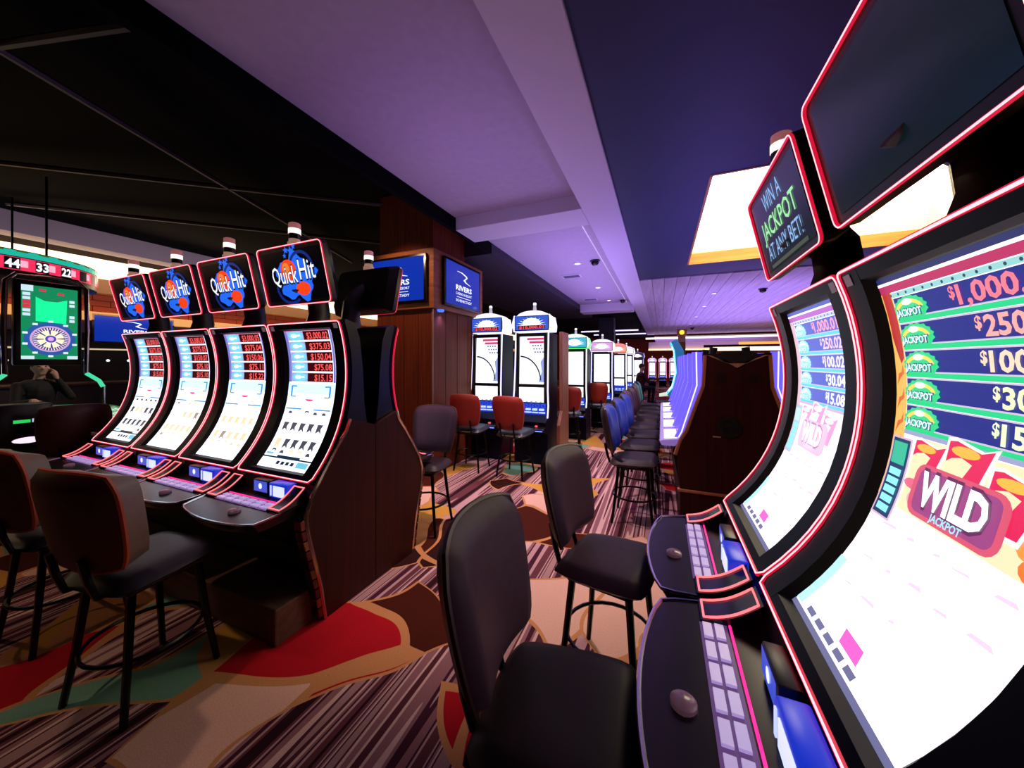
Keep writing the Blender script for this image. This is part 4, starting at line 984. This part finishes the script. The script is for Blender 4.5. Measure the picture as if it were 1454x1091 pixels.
# ================================================================== CHAIRS
def cushion(m, fn, T, nu=14, nv=12, p=5.0):
    def th(u, v):
        a, b = 2 * u - 1, 2 * v - 1
        return T * max(0.0, (1 - abs(a) ** p)) ** 0.4 * max(0.0, (1 - abs(b) ** p)) ** 0.4
    def sq(u, v):
        a, b = 2 * u - 1, 2 * v - 1
        return ((a * (1 - 0.07 * abs(b) ** 5) + 1) / 2, (b * (1 - 0.07 * abs(a) ** 5) + 1) / 2)
    m.grid(lambda u, v: fn(*sq(u, v), th(u, v)), nu, nv)
def chair(name, label, loc, rz, front, back, pipe, seatm, group=None, high=1.09, cat='chair', thick=1.0, wide=1.0):
    root = thing(name, label, cat, loc, rz, group)
    zb, zt = 0.655, high
    def bk(u, v, t):
        a = 2 * u - 1
        w_ = wide * 0.185 + wide * 0.045 * math.sin(PI * 0.5 * min(1, v * 1.25)) - 0.012 * max(0, v - 0.8) / 0.2
        return (a * w_, -0.20 - 0.075 * v + 0.055 * a * a + t, zb + (zt - zb) * v + 0.012 * (1 - a * a) * (v > 0.5) * (v - 0.5) * 2)
    m = MB(); cushion(m, lambda u, v, t: bk(u, v, t * thick + 0.012), 0.045, p=5.0 if thick < 1.5 else 16.0); cu = m.build('backrest', front, root, normals=False, angle=60)
    m = MB(); cushion(m, lambda u, v, t: bk(u, v, -t - 0.006), 0.032); m.build('back_shell', back, root, normals=False, angle=60)
    m = MB()
    rim = []
    for k in range(14): rim.append((k / 14, 0.0))
    for k in range(12): rim.append((1.0, k / 12))
    for k in range(14): rim.append((1 - k / 14, 1.0))
    for k in range(12): rim.append((0.0, 1 - k / 12))
    def sq(u, v):
        a, b = 2 * u - 1, 2 * v - 1
        return ((a * (1 - 0.07 * abs(b) ** 5) + 1) / 2, (b * (1 - 0.07 * abs(a) ** 5) + 1) / 2)
    m.tube([bk(*sq(u, v), 0.003) for u, v in rim], 0.010, 6, True); m.build('piping', pipe, root)
    m = MB()
    def st(u, v, t):
        a, b = 2 * u - 1, 2 * v - 1
        return (a * (0.225 - 0.02 * (b < 0) * -b), b * 0.215 + 0.02, 0.575 + t + 0.012 * b)
    cushion(m, lambda u, v, t: st(u, v, t), 0.05); cushion(m, lambda u, v, t: st(u, v, -t * 0.7), 0.05)
    m.build('seat', seatm, root, normals=False, angle=60)
    for s in (-1, 1): MB().tube([(s * 0.10, -0.10, 0.545), (s * 0.10, -0.20, 0.56), (s * 0.10, -0.225, 0.64), (s * 0.10, -0.245, 0.74)], 0.014, 6).build('back_bracket', M_LEG, root)
    MB().box(-0.16, 0.16, -0.13, 0.17, 0.52, 0.545, 0.006).build('seat_plate', M_LEG, root, smooth=False)
    lg = None
    for sx in (-1, 1):
        for sy in (-1, 1):
            MB().tube([(sx * 0.14, sy * 0.13 + 0.02, 0.53), (sx * 0.165, sy * 0.155 + 0.02, 0.25), (sx * 0.195, sy * 0.185 + 0.02, 0.0)], [0.017, 0.015, 0.013], 6).build('leg', M_LEG, root)
    MB().tube([(0.185 * math.cos(a) * 1.12, 0.02 + 0.185 * math.sin(a) * 1.12, 0.24) for a in np.linspace(0, 2 * PI, 24, False)], 0.009, 6, True).build('footrest_ring', M_LEG, root)
    return root
L_GREY = mat('grey_mauve_leather', '46303f', 0.5, noise=0.2, scale=30, bump=0.05, spec=0.2)
L_DARK = mat('dark_plum_leather', '22161c', 0.5, noise=0.2, scale=30, spec=0.2)
L_TAN = mat('taupe_leather', '705e4e', 0.45, noise=0.15, scale=30, bump=0.05)
L_RED = mat('brick_red_leather', '861c14', 0.5, noise=0.12, scale=20)
L_MAROON = mat('maroon_leather', '3a0a08', 0.5, noise=0.2)
L_BLACK = mat('black_leather', '0c0a0c', 0.4)
L_BLUE = mat('blue_grey_leather', '5a5c74', 0.35, noise=0.15, scale=25)
P_ORANGE = mat('orange_piping', 'b0482a', 0.5)
P_BROWN = mat('brown_piping', '3a2018', 0.5)
G_Q = 'leather stools at the left bank'
chair('stool', 'maroon-backed stool with taupe leather top, facing the rightmost left-bank machine', (-2.29, 0.84, 0), R(9), L_TAN, L_MAROON, P_ORANGE, L_BLACK, G_Q, 1.085, thick=2.3, wide=1.0)
chair('stool', 'maroon-backed stool at the left picture edge, second along the left bank', (-3.20, 0.84, 0), R(4), L_TAN, L_MAROON, P_ORANGE, L_BLACK, G_Q, 1.085, thick=2.3, wide=1.0)
G_R = 'mauve leather stools in the aisle'
chair('stool', 'mauve leather stool nearest the camera at the bottom of the picture', (-0.27, 0.93, 0), R(-88), L_GREY, L_DARK, P_BROWN, L_DARK, G_R, 1.085, thick=1.2)
chair('stool', 'mauve leather stool with its seat beside the any-bet machine deck', (-0.25, 1.74, 0), R(-101), L_GREY, L_DARK, P_BROWN, L_GREY, G_R, 1.075, thick=1.2)
chair('stool', 'grey leather stool on dark legs behind the wooden end panel', (-2.05, 2.72, 0), R(190), L_GREY, L_DARK, P_BROWN, L_DARK)
G_S = 'red-backed stools'
rc = chair('stool', 'red-backed stool in front of the wheel machine beside the column', (-2.53, 4.42, 0), R(3), L_RED, L_RED, P_ORANGE, L_BLACK, G_S, 1.08)
dup(rc, 'red-backed stool in front of the second wheel machine', (-1.84, 4.40, 0), R(-5), G_S)
dup(rc, 'red-backed stool in front of the green-topped machine', (*pix(808, 6.5), 0), R(10), G_S)
dup(rc, 'red-backed stool in front of the pink-topped machine', (*pix(847, 7.7), 0), R(10), G_S)
G_V = 'stools along the violet-lit bank'
L_VBLUE = mat('royal_blue_leather', '2a3a9a', 0.35, noise=0.15, scale=25)
L_VMAR = mat('plum_leather', '4a2230', 0.4, noise=0.15, scale=25)
L_VTEAL = mat('teal_leather', '2a7a88', 0.35, noise=0.15, scale=25)
protos = {}
for i in range(8):
    kind = 'blue' if i < 3 else ('plum' if i < 6 else 'teal')
    lab = '%s stool, %s from the speaker end panel along the violet bank' % (kind, (ords + ['seventh', 'eighth'])[i])
    loc = (-0.27 + 0.015 * (i % 3), FY + 0.02 + FP * (i + 0.2), 0)
    if kind not in protos: protos[kind] = chair('stool', lab, loc, R(-92), {'blue': L_VBLUE, 'plum': L_VMAR, 'teal': L_VTEAL}[kind], L_DARK, P_BROWN, L_DARK, G_V, 1.09)
    else: dup(protos[kind], lab, loc, R(-92 + (i * 37) % 9 - 4), G_V)

# ================================================================== ROULETTE ISLAND
RTX, RTY = -6.95, 1.55
rt = thing('roulette_island', 'electronic roulette island with tall wheel screen at the far left', 'roulette', (RTX, RTY, 0))
M_RT = mat('roulette_black', '0a0a0c', 0.3)
def ngon(r, n, a0=0.0): return [(r * math.cos(a0 + 2 * PI * k / n), r * math.sin(a0 + 2 * PI * k / n)) for k in range(n)]
MB().prism(ngon(0.55, 8, PI / 8), 'z', 0, 0.72).build('pedestal', M_RT, rt, smooth=False)
MB().prism(ngon(0.92, 8, PI / 8), 'z', 0.72, 0.80, 0.01).build('table_top', M_RT, rt, smooth=False)
MB().lathe([(0.42, 0.80), (0.45, 0.86), (0.36, 0.92), (0.10, 0.95), (0.001, 0.96)], 24, (-0.05, 0, 0)).build('wheel_dome', mat('wheel_dome', '20382c', 0.1, emit='2a9a70', strength=0.25), rt)
for k in range(8):
    a = 2 * PI * k / 8
    M = Matrix.Rotation(a, 4, 'Z')
    st = MB().prism([(0.60, 0.78), (0.60, 0.93), (0.66, 0.96), (0.98, 0.80), (0.98, 0.74)], 'y', -0.26, 0.26, 0.008, M).build('station', M_RT, rt, smooth=False)
    def S3(u, v, off=0.004): return M @ Vector((0.675 + 0.27 * u, v, 0.957 - 0.137 * u + off))
    MB().add([S3(0, -0.22), S3(1, -0.22), S3(1, 0.22), S3(0, 0.22)], [(0, 1, 2, 3)]).build('station_screen', em('1a9a68', 0.8), st, normals=False)
    m = MB()
    for i in range(3):
        for j in range(5): m.add([S3(0.15 + 0.25 * i, -0.17 + 0.07 * j, 0.006), S3(0.32 + 0.25 * i, -0.17 + 0.07 * j, 0.006), S3(0.32 + 0.25 * i, -0.12 + 0.07 * j, 0.006), S3(0.15 + 0.25 * i, -0.12 + 0.07 * j, 0.006)], [(0, 1, 2, 3)])
    m.build('bet_squares', em('a8e0d0', 1.0), st, smooth=False, normals=False)
    MB().tube([M @ Vector((0.985, -0.26, 0.79)), M @ Vector((0.985, 0.26, 0.79))], 0.01, 6).build('station_light', em('30d890', 1.2), st)
# wheel screen tower facing the aisle (+X)
def tw(a, b, off=0.0): return (0.25 + off, a, b)         # local: a along Y, b height
SY0, SY1 = -0.13, 0.37
tower = MB().box(0.17, 0.25, SY0 - 0.005, SY1 + 0.005, 1.50, 2.49, 0.02).build('wheel_screen', M_RT, rt)
scz0, scz1, sy0, sy1 = 1.575, 2.43, -0.085, 0.335
MB().flat([(sy0, scz0), (sy1, scz0), (sy1, scz1), (sy0, scz1)], lambda a, b: tw(a, b, 0.004)).build('felt_display', em('0a8a5a', 1.0), tower, normals=False)
SW, SH = sy1 - sy0, scz1 - scz0
def sc_(u, v, off=0.006): return tw(sy0 + SW * u, scz0 + SH * v, off)
m = MB(); m.flat([(0.24, 0.52), (0.78, 0.50), (0.80, 0.84), (0.62, 0.80), (0.40, 0.80), (0.24, 0.85)], lambda u, v: sc_(u, v)); m.build('green_field', em('10f098', 1.2), tower, normals=False)
def ring(name, r0, r1, c, off, st=1.0, seg=48, skip=None, cy=0.28, par=None):
    m = MB()
    for k in range(seg):
        if skip and skip(k): continue
        t0, t1 = 2 * PI * k / seg, 2 * PI * (k + 1) / seg
        q = lambda t, r: (0.5 + r * math.cos(t), cy + r * math.sin(t) * 0.50)
        m.flat([q(t0, r0), q(t0, r1), q(t1, r1), q(t1, r0)], lambda u, v: sc_(u, v, off))
    return m.build(name, em(c, st), tower, smooth=False, normals=False)
ring('wheel_outer', 0.36, 0.46, '2a5aa8', 0.007)
ring('wheel_rim', 0.32, 0.36, 'd8a8e0', 0.0075)
ring('wheel_pockets', 0.22, 0.32, '141a60', 0.008)
ring('pocket_marks', 0.24, 0.315, 'e8d8f0', 0.0085, 1.1, 72, lambda k: k % 2)
ring('wheel_bowl', 0.0, 0.24, 'f8e8c8', 0.009, 1.2)
ring('wheel_spokes', 0.12, 0.25, '2a3aa0', 0.0095, 0.9, 40, lambda k: k % 5 > 0)
ring('wheel_hub', 0.0, 0.10, '4a4ac0', 0.010)
ring('hub_shine', 0.0, 0.055, 'e8a8e8', 0.0105, 1.1)
m = MB()
for k in range(10):
    t = 2 * PI * (k + 0.5) / 10
    m.flat([(0.5 + 0.46 * math.cos(t) + dx, 0.28 + 0.24 * math.sin(t) + dy) for dx, dy in ((-0.045, -0.012), (0.045, -0.012), (0.045, 0.016), (-0.045, 0.016))], lambda u, v: sc_(u, v, 0.0085))
m.build('chip_marks', em('d8f0f0', 1.1), tower, normals=False)
m = MB()
for k in range(6):
    if k in (2, 3): continue
    m.flat([(0.02, 0.86 - k * 0.055), (0.15, 0.86 - k * 0.055), (0.15, 0.90 - k * 0.055), (0.02, 0.90 - k * 0.055)], lambda u, v: sc_(u, v))
    m.flat([(0.84, 0.80 - k * 0.055), (0.94, 0.80 - k * 0.055), (0.94, 0.84 - k * 0.055), (0.84, 0.84 - k * 0.055)], lambda u, v: sc_(u, v))
m.flat([(0.0, 0.92), (0.2, 0.92), (0.2, 1.0), (0.0, 1.0)], lambda u, v: sc_(u, v))
m.flat([(0.0, 0.0), (0.22, 0.0), (0.22, 0.045), (0.0, 0.045)], lambda u, v: sc_(u, v)); m.flat([(0.8, 0.0), (1, 0.0), (1, 0.045), (0.8, 0.045)], lambda u, v: sc_(u, v))
m.build('score_cells', em('c8e4f0', 1.1), tower, smooth=False, normals=False)
m = MB()
for k in (2, 3): m.flat([(0.02, 0.86 - k * 0.055), (0.15, 0.86 - k * 0.055), (0.15, 0.905 - k * 0.055), (0.02, 0.905 - k * 0.055)], lambda u, v: sc_(u, v))
for (a, b) in ((0.30, 0.93), (0.62, 0.90)): m.flat([(a, b), (a + 0.12, b), (a + 0.12, b + 0.03), (a, b + 0.03)], lambda u, v: sc_(u, v))
m.build('score_cells', em('e03050', 1.0), tower, smooth=False, normals=False)
# chrome hoop with green lit feet
hp = [(0.2, SY0 - 0.05, 1.40), (0.2, SY0 - 0.06, 1.9), (0.2, SY0 - 0.05, 2.46), (0.2, SY0 + 0.02, 2.55), (0.2, (SY0 + SY1) / 2, 2.57), (0.2, SY1 - 0.02, 2.55), (0.2, SY1 + 0.05, 2.46), (0.2, SY1 + 0.06, 1.9), (0.2, SY1 + 0.05, 1.40)]
MB().tube(hp, 0.022, 10).build('chrome_hoop', M_CHROME, rt)
for s, y in ((-1, SY0 - 0.05), (1, SY1 + 0.05)):
    MB().tube([(0.2, y, 1.40), (0.24, y + s * 0.10, 1.30), (0.26, y + s * 0.13, 1.22)], 0.022, 8).build('lit_foot', em('4ae0a8', 1.0), rt)
    MB().tube([(0.26, y + s * 0.13, 1.22), (0.27, y + s * 0.13, 0.80)], 0.02, 8).build('hoop_leg', M_CHROME, rt)
# near console box with small displays
cb = MB().box(1.02, 1.26, -0.45, -0.11, 0.70, 1.13, 0.015).build('cashier_box', M_RT, rt)
MB().box(1.261, 1.264, -0.19, -0.13, 1.04, 1.07).build('box_display', em('e8f0ff', 1.1), cb, smooth=False)
MB().box(1.261, 1.264, -0.35, -0.25, 0.95, 0.98).build('box_digits', em('30d060', 1.0), cb, smooth=False)
MB().box(1.261, 1.264, -0.24, -0.14, 0.95, 0.985).build('box_screen', em('b8d0f0', 0.9), cb, smooth=False)
MB().flat(ell(-0.26, 0.78, 0.10, 0.03, 12), lambda a, b: (1.263, a, b)).build('box_glow', em('ffd8f8', 1.3), cb, smooth=False, normals=False)
# overhead ring sign
rg = thing('ring_sign', 'hanging round number display in red and green above the roulette screen', 'sign', (-7.92, 1.40, -0.04))
RR = 0.98
MB().lathe([(RR - 0.1, 2.58), (RR, 2.60), (RR, 2.90), (RR - 0.1, 2.92)], 48).build('drum', M_RT, rg)
def band_(name, z0, z1, c, st, r, sel=None, n=72, par=None):
    m = MB()
    for k in range(n):
        if sel and not sel(k): continue
        a0, a1 = 2 * PI * k / n, 2 * PI * (k + 1) / n
        m.add([(r * math.cos(a0), r * math.sin(a0), z0), (r * math.cos(a1), r * math.sin(a1), z0), (r * math.cos(a1), r * math.sin(a1), z1), (r * math.cos(a0), r * math.sin(a0), z1)], [(0, 1, 2, 3)])
    return m.build(name, em(c, st), rg, normals=False)
band_('green_band', 2.82, 2.89, '20b8a0', 1.0, RR + 0.004)
band_('green_edge', 2.875, 2.895, '3a6a20', 0.8, RR + 0.006, lambda k: k % 2)
band_('red_band', 2.66, 2.81, 'f0305a', 1.1, RR + 0.004)
for i in range(27):
    band_('number_cell', 2.668, 2.802, '14141c', 0.4, RR + 0.007, lambda k, i=i: k in (i * 4, i * 4 + 1), 108)
nm = MB()
for t, a0 in (('44', 2 * PI / 108), ('33', 2 * PI * 5 / 108), ('22', 2 * PI * 9 / 108)):
    put_text(nm, t, 0, 2.685, 0.10, lambda x, z, a0=a0: ((RR + 0.011) * math.cos(a0 + x / RR), (RR + 0.011) * math.sin(a0 + x / RR), z), width=0.105, align='c', fat=0.03)
nm.build('black_numbers', em('ffffff', 1.3), rg, smooth=False, normals=False)
for i in range(27):
    band_('pink_glow', 2.70, 2.78, 'ffb0c8', 1.1, RR + 0.008, lambda k, i=i: k == i * 4 + 2, 108)
for a in (0.5, 2.6, 4.7): MB().tube([(RR * 0.8 * math.cos(a), RR * 0.8 * math.sin(a), 2.9), (RR * 0.8 * math.cos(a), RR * 0.8 * math.sin(a), 3.95)], 0.012, 6).build('hanger_rod', M_LEG, rg)
# armchairs round the island
chair('stool', 'dark maroon stool in front of the roulette island', (-5.36, 1.46, 0), R(84), L_MAROON, L_MAROON, P_BROWN, L_BLACK, 'roulette stools', 1.12)
chair('stool', 'orange-red stool behind the roulette island, under the blue wall screen', (-7.6, 3.0, 0), R(170), L_RED, L_RED, P_ORANGE, L_BLACK, 'roulette stools', 1.12)

sh = thing('drink_shelf', 'small dark shelf with a pale edge left of the left-bank machines', 'shelf', (-4.88, 1.72, 0))
MB().box(-0.105, 0.105, -0.22, 0.22, 0.84, 0.88, 0.004).build('top', M_BLACK, sh, smooth=False)
MB().box(-0.11, 0.11, -0.235, -0.22, 0.845, 0.875, 0.003).build('edge', mat('pale_pink_edge', 'c89a98', 0.4), sh, smooth=False)
MB().box(-0.08, 0.08, -0.12, 0.12, 0.0, 0.84, 0.01).build('cabinet', M_WOOD, sh, smooth=False)

# blue wall television at the far left with the dark bar under it
tv('television', 'blue casino wall screen between the roulette screen and the left slot bank', 1.35, 0.62, (-11.0, 3.95, 1.95), PI / 2)
bar = thing('bar_counter', 'dark bar counter with small lamps under the blue wall screen', 'counter', (-10.4, 4.0, 0))
MB().box(-0.3, 0.3, -2.5, 3.0, 0, 1.1, 0.01).build('body', mat('bar_body', '1a0e10', 0.5), bar, smooth=False)
MB().box(-0.36, 0.36, -2.55, 3.05, 1.1, 1.15, 0.01).build('top', mat('bar_top', '4a3020', 0.3), bar, smooth=False)
MB().box(-0.68, -0.63, -2.3, 2.8, 1.80, 1.83).build('shelf_light', em('e8d0a8', 0.8), bar, smooth=False)
for k in range(7): MB().lathe([(0.02, 0), (0.03, 0.03), (0.001, 0.05)], 8, (0.1, -1.9 + k * 0.3, 1.55)).build('pin_lamp', em('f0f0ff', 1.3), bar)
for i, y in enumerate((4.2, 4.75)):
    upright('white curved slot machine %s by the far bar' % ('nearer the roulette' if i == 0 else 'half hidden by the left bank'), (-9.2, y, 0), PI / 2, 0.74, hood='f0e0f0', rim='ff8098', top='e0d0ff', amount=False, wheel=False, group='slot machines by the bar')
upright('blue-rimmed round machine at the extreme left behind the roulette', (-9.0, 0.9, 0), PI / 2, 0.72, hood='2a60d8', rim='50a0ff', top='4080ff', amount=False, wheel=False, group='slot machines by the bar')

# ================================================================== CEILING FIXTURES
def downlight(label, x, y, z):
    t = thing('downlight', label, 'downlight', (x, y, z), 0, 'recessed ceiling lights')
    MB().lathe([(0.075, 0), (0.075, -0.008), (0.055, -0.01), (0.05, -0.002)], 20).build('trim_ring', M_BEAM, t)
    MB().lathe([(0.001, -0.003), (0.05, -0.0035), (0.001, -0.004)], 20).build('lens', em('ffffff', 3.0), t)
for i, y in enumerate((6.42, 8.68, 10.6)):
    downlight('round downlight in the left ceiling bay, %s from the wooden column' % ords[i], -1.43, y, ZC)
for i, y in enumerate((9.7, 11.8, 14.4, 17.0)):
    downlight('round downlight in the plank ceiling, %s behind the navy bay' % ords[i], 1.16, y, ZB)
def dome(label, x, y, z):
    t = thing('dome_camera', label, 'camera', (x, y, z), 0, 'ceiling dome cameras')
    MB().lathe([(0.09, 0), (0.09, -0.02), (0.075, -0.025)], 20).build('mount', M_BLACK, t)
    MB().lathe([(0.07, -0.02), (0.068, -0.05), (0.045, -0.085), (0.001, -0.1)], 20).build('dome', mat('smoked_dome', '050508', 0.1), t)
dome('black dome camera in the left ceiling bay near its first downlight', -1.10, 6.35, ZC)
dome('black dome camera at the far end of the left ceiling bay', -1.05, 10.7, ZC)
dome('small dark dome camera in the plank ceiling', 1.35, 19.0, ZB)
dome('small dome camera in the plank ceiling left of the any-bet sign', 2.1, 9.5, ZB)
for lab, x, y in (('white slotted air grille in the left ceiling bay, nearer one', -1.75, 7.3), ('white slotted air grille in the left ceiling bay, farther one', -1.9, 10.2)):
    t = thing('air_grille', lab, 'vent', (x, y, ZC), 0, 'ceiling grilles')
    MB().box(-0.2, 0.2, -0.12, 0.12, -0.012, 0, 0.004).build('frame', M_BEAM, t, smooth=False)
    for k in range(5): MB().box(-0.17, 0.17, -0.09 + k * 0.04, -0.075 + k * 0.04, -0.018, -0.012).build('slat', mat('grille_slat', '6a6478', 0.6), t, smooth=False)

# ================================================================== PEOPLE
def capsule(b, a, c, r0, r1, n=10):
    a, c = Vector(a), Vector(c); d = c - a; L = d.length
    q = d.to_track_quat('Z', 'Y').to_matrix().to_4x4()
    T = Matrix.Translation(a) @ q
    pr = [(r0 * math.sin(R(t)), -r0 * math.cos(R(t))) for t in (8, 35, 65)] + [(r0, 0), (r1, L)] + [(r1 * math.cos(R(t)), L + r1 * math.sin(R(t))) for t in (30, 60, 82)]
    m = MB().lathe(pr, n); b.add([T @ Vector(p) for p in m.v], m.f)
def ball(b, c, rx, ry, rz, n=16):
    m = MB().lathe([(math.sin(PI * (k + 0.15) / 12.3), -math.cos(PI * (k + 0.15) / 12.3)) for k in range(13)], n)
    b.add([(c[0] + p[0] * rx, c[1] + p[1] * ry, c[2] + p[2] * rz) for p in m.v], m.f)
def person(label, loc, rz, top, hand_up=True, voxel=0.012):
    """seated figure facing local -y, seat height 0.62"""
    root = thing('person', label, 'person', loc, rz)
    b = MB()
    capsule(b, (0, 0.02, 0.70), (0, -0.03, 0.98), 0.15, 0.17); capsule(b, (0.09, -0.03, 1.08), (-0.09, -0.03, 1.08), 0.11, 0.11)
    capsule(b, (0, -0.02, 1.12), (0, -0.05, 1.24), 0.06, 0.055)
    ball(b, (0, -0.07, 1.36), 0.075, 0.092, 0.115)
    ball(b, (0, -0.075, 1.29), 0.055, 0.07, 0.055)
    capsule(b, (0, -0.155, 1.375), (0, -0.172, 1.345), 0.009, 0.014, 8)
    for s in (-1, 1):
        ball(b, (s * 0.077, -0.06, 1.355), 0.012, 0.022, 0.032, 8)
        ball(b, (s * 0.03, -0.15, 1.378), 0.014, 0.01, 0.009, 8)
        capsule(b, (s * 0.10, 0.02, 0.68), (s * 0.13, -0.42, 0.66), 0.085, 0.065)
        capsule(b, (s * 0.13, -0.42, 0.66), (s * 0.13, -0.38, 0.22), 0.06, 0.045)
        capsule(b, (s * 0.13, -0.36, 0.17), (s * 0.14, -0.52, 0.15), 0.04, 0.035)
        up = hand_up and s == 1
        if up:
            capsule(b, (0.19, -0.03, 1.10), (0.25, -0.22, 0.92), 0.06, 0.048); capsule(b, (0.25, -0.22, 0.92), (0.13, -0.17, 1.20), 0.045, 0.032)
            hx, hy, hz = 0.115, -0.165, 1.24
            capsule(b, (0.128, -0.168, 1.21), (0.105, -0.16, 1.29), 0.03, 0.032)
            for i in range(4): capsule(b, (0.118 - 0.006 * i, -0.185 + 0.016 * i, 1.30), (0.078 - 0.004 * i, -0.16 + 0.018 * i, 1.345 + 0.006 * (1.5 - abs(i - 1.5))), 0.010, 0.008, 8)
            capsule(b, (0.10, -0.185, 1.25), (0.065, -0.165, 1.285), 0.011, 0.009, 8)
        else:
            capsule(b, (s * 0.19, -0.03, 1.10), (s * 0.24, -0.18, 0.86), 0.06, 0.048); capsule(b, (s * 0.24, -0.18, 0.86), (s * 0.15, -0.40, 0.90), 0.045, 0.032)
            capsule(b, (s * 0.15, -0.41, 0.90), (s * 0.145, -0.48, 0.905), 0.033, 0.03)
            for i in range(4): capsule(b, (s * (0.12 + 0.018 * i), -0.49, 0.905), (s * (0.122 + 0.017 * i), -0.55 + 0.008 * abs(i - 1.5), 0.89), 0.010, 0.008, 8)
            capsule(b, (s * 0.115, -0.44, 0.905), (s * 0.09, -0.49, 0.90), 0.011, 0.009, 8)
    me = bpy.data.meshes.new('raw'); me.from_pydata(b.v, [], b.f)
    o = bpy.data.objects.new('raw', me); COL.objects.link(o)
    md = o.modifiers.new('r', 'REMESH'); md.mode = 'VOXEL'; md.voxel_size = voxel; md.use_smooth_shade = True
    sm = o.modifiers.new('s', 'SMOOTH'); sm.factor = 0.5; sm.iterations = 2
    dg = bpy.context.evaluated_depsgraph_get(); dg.update()
    nm_ = bpy.data.meshes.new_from_object(o.evaluated_get(dg)); bpy.data.objects.remove(o)
    nm_.name = 'body'; nm_.materials.clear()
    for mm in (mat('skin', 'c89a84', 0.5), top, mat('dark_trousers', '0a0a10', 0.8), mat('mouth', '8a4a44', 0.5), mat('eye_dark', '1a1210', 0.3)): nm_.materials.append(mm)
    for p in nm_.polygons:
        c = p.center
        i = 1
        if c.z > 1.19 and (abs(c.x) < 0.14): i = 0
        if c.z > 1.19 and hand_up and c.x > 0.085 and c.y > -0.10: i = 0
        if c.y < -0.41 and c.z > 0.84: i = 0
        if c.z < 0.75 : i = 2
        if i == 0 and c.y < -0.13 and abs(c.x) < 0.024 and 1.296 < c.z < 1.306: i = 3
        if i == 0 and c.y < -0.145 and 0.018 < abs(c.x) < 0.042 and 1.372 < c.z < 1.384: i = 4
        p.material_index = i; p.use_smooth = True
    body = bpy.data.objects.new('body', nm_); COL.objects.link(body); body.parent = root
    h = MB(); ball(h, (0, -0.052, 1.392), 0.086, 0.098, 0.106)
    h.v = [(x, y if y > -0.12 or z > 1.43 else -0.12, max(z, 1.33 if y > 0.0 else (1.42 if y < -0.1 else 1.37))) for x, y, z in h.v]
    h.build('hair', mat('dark_hair', '120c0a', 0.6), root)
    return root
BLK = mat('black_jacket', '0c0a0c', 0.8)
px_, py_ = -8.4, 1.99
person('person in black seated behind the roulette screen, resting one hand on the cheek', (px_, py_, 0.10), PI / 2, BLK, True)
ps = thing('stool', 'plain black stool under the person at the roulette island', 'chair', (px_, py_, 0))
MB().lathe([(0.2, 0.0), (0.2, 0.03), (0.04, 0.05), (0.04, 0.635)], 20).build('pedestal', M_LEG, ps)
MB().lathe([(0.17, 0.635), (0.19, 0.655), (0.19, 0.675), (0.16, 0.688)], 20).build('seat', L_BLACK, ps)
fx_, fy_ = pix(909, 12.0)
person('person in dark clothes seated far down the aisle beside the stools', (fx_, fy_, 0.0), R(120), mat('dark_maroon_top', '2a0a10', 0.8), False, 0.016)

# small flat print that is too fine to pick apart singly
for o in bpy.data.objects:
    if o.name.split('.')[0] in ('reel_symbols', 'seven_shine', 'title_frame', 'logo_ribbon', 'prize_columns', 'chip_marks', 'score_cells', 'prize_badge_mark', 'prize_badge', 'prize_panel', 'prize_divider', 'prize_amount', 'screen_art', 'bet_squares', 'lit_button', 'button', 'button_ring', 'prize_marks', 'reel_marks', 'marquee_bulbs', 'vent_slots', 'pocket_marks', 'wheel_spokes', 'tab_digits', 'meter_bar', 'meter_light', 'deck_button', 'logo_words', 'black_numbers', 'red_numbers', 'green_edge', 'red_sevens', 'flame_tongues'):
        if o.parent: o['kind'] = 'stuff'
fs_ = thing('stool', 'plain black stool under the person seated far down the aisle', 'chair', (fx_, fy_, 0))
MB().lathe([(0.2, 0.0), (0.2, 0.03), (0.04, 0.05), (0.04, 0.54)], 20).build('pedestal', M_LEG, fs_)
MB().lathe([(0.17, 0.54), (0.19, 0.555), (0.19, 0.575), (0.16, 0.588)], 20).build('seat', L_BLACK, fs_)
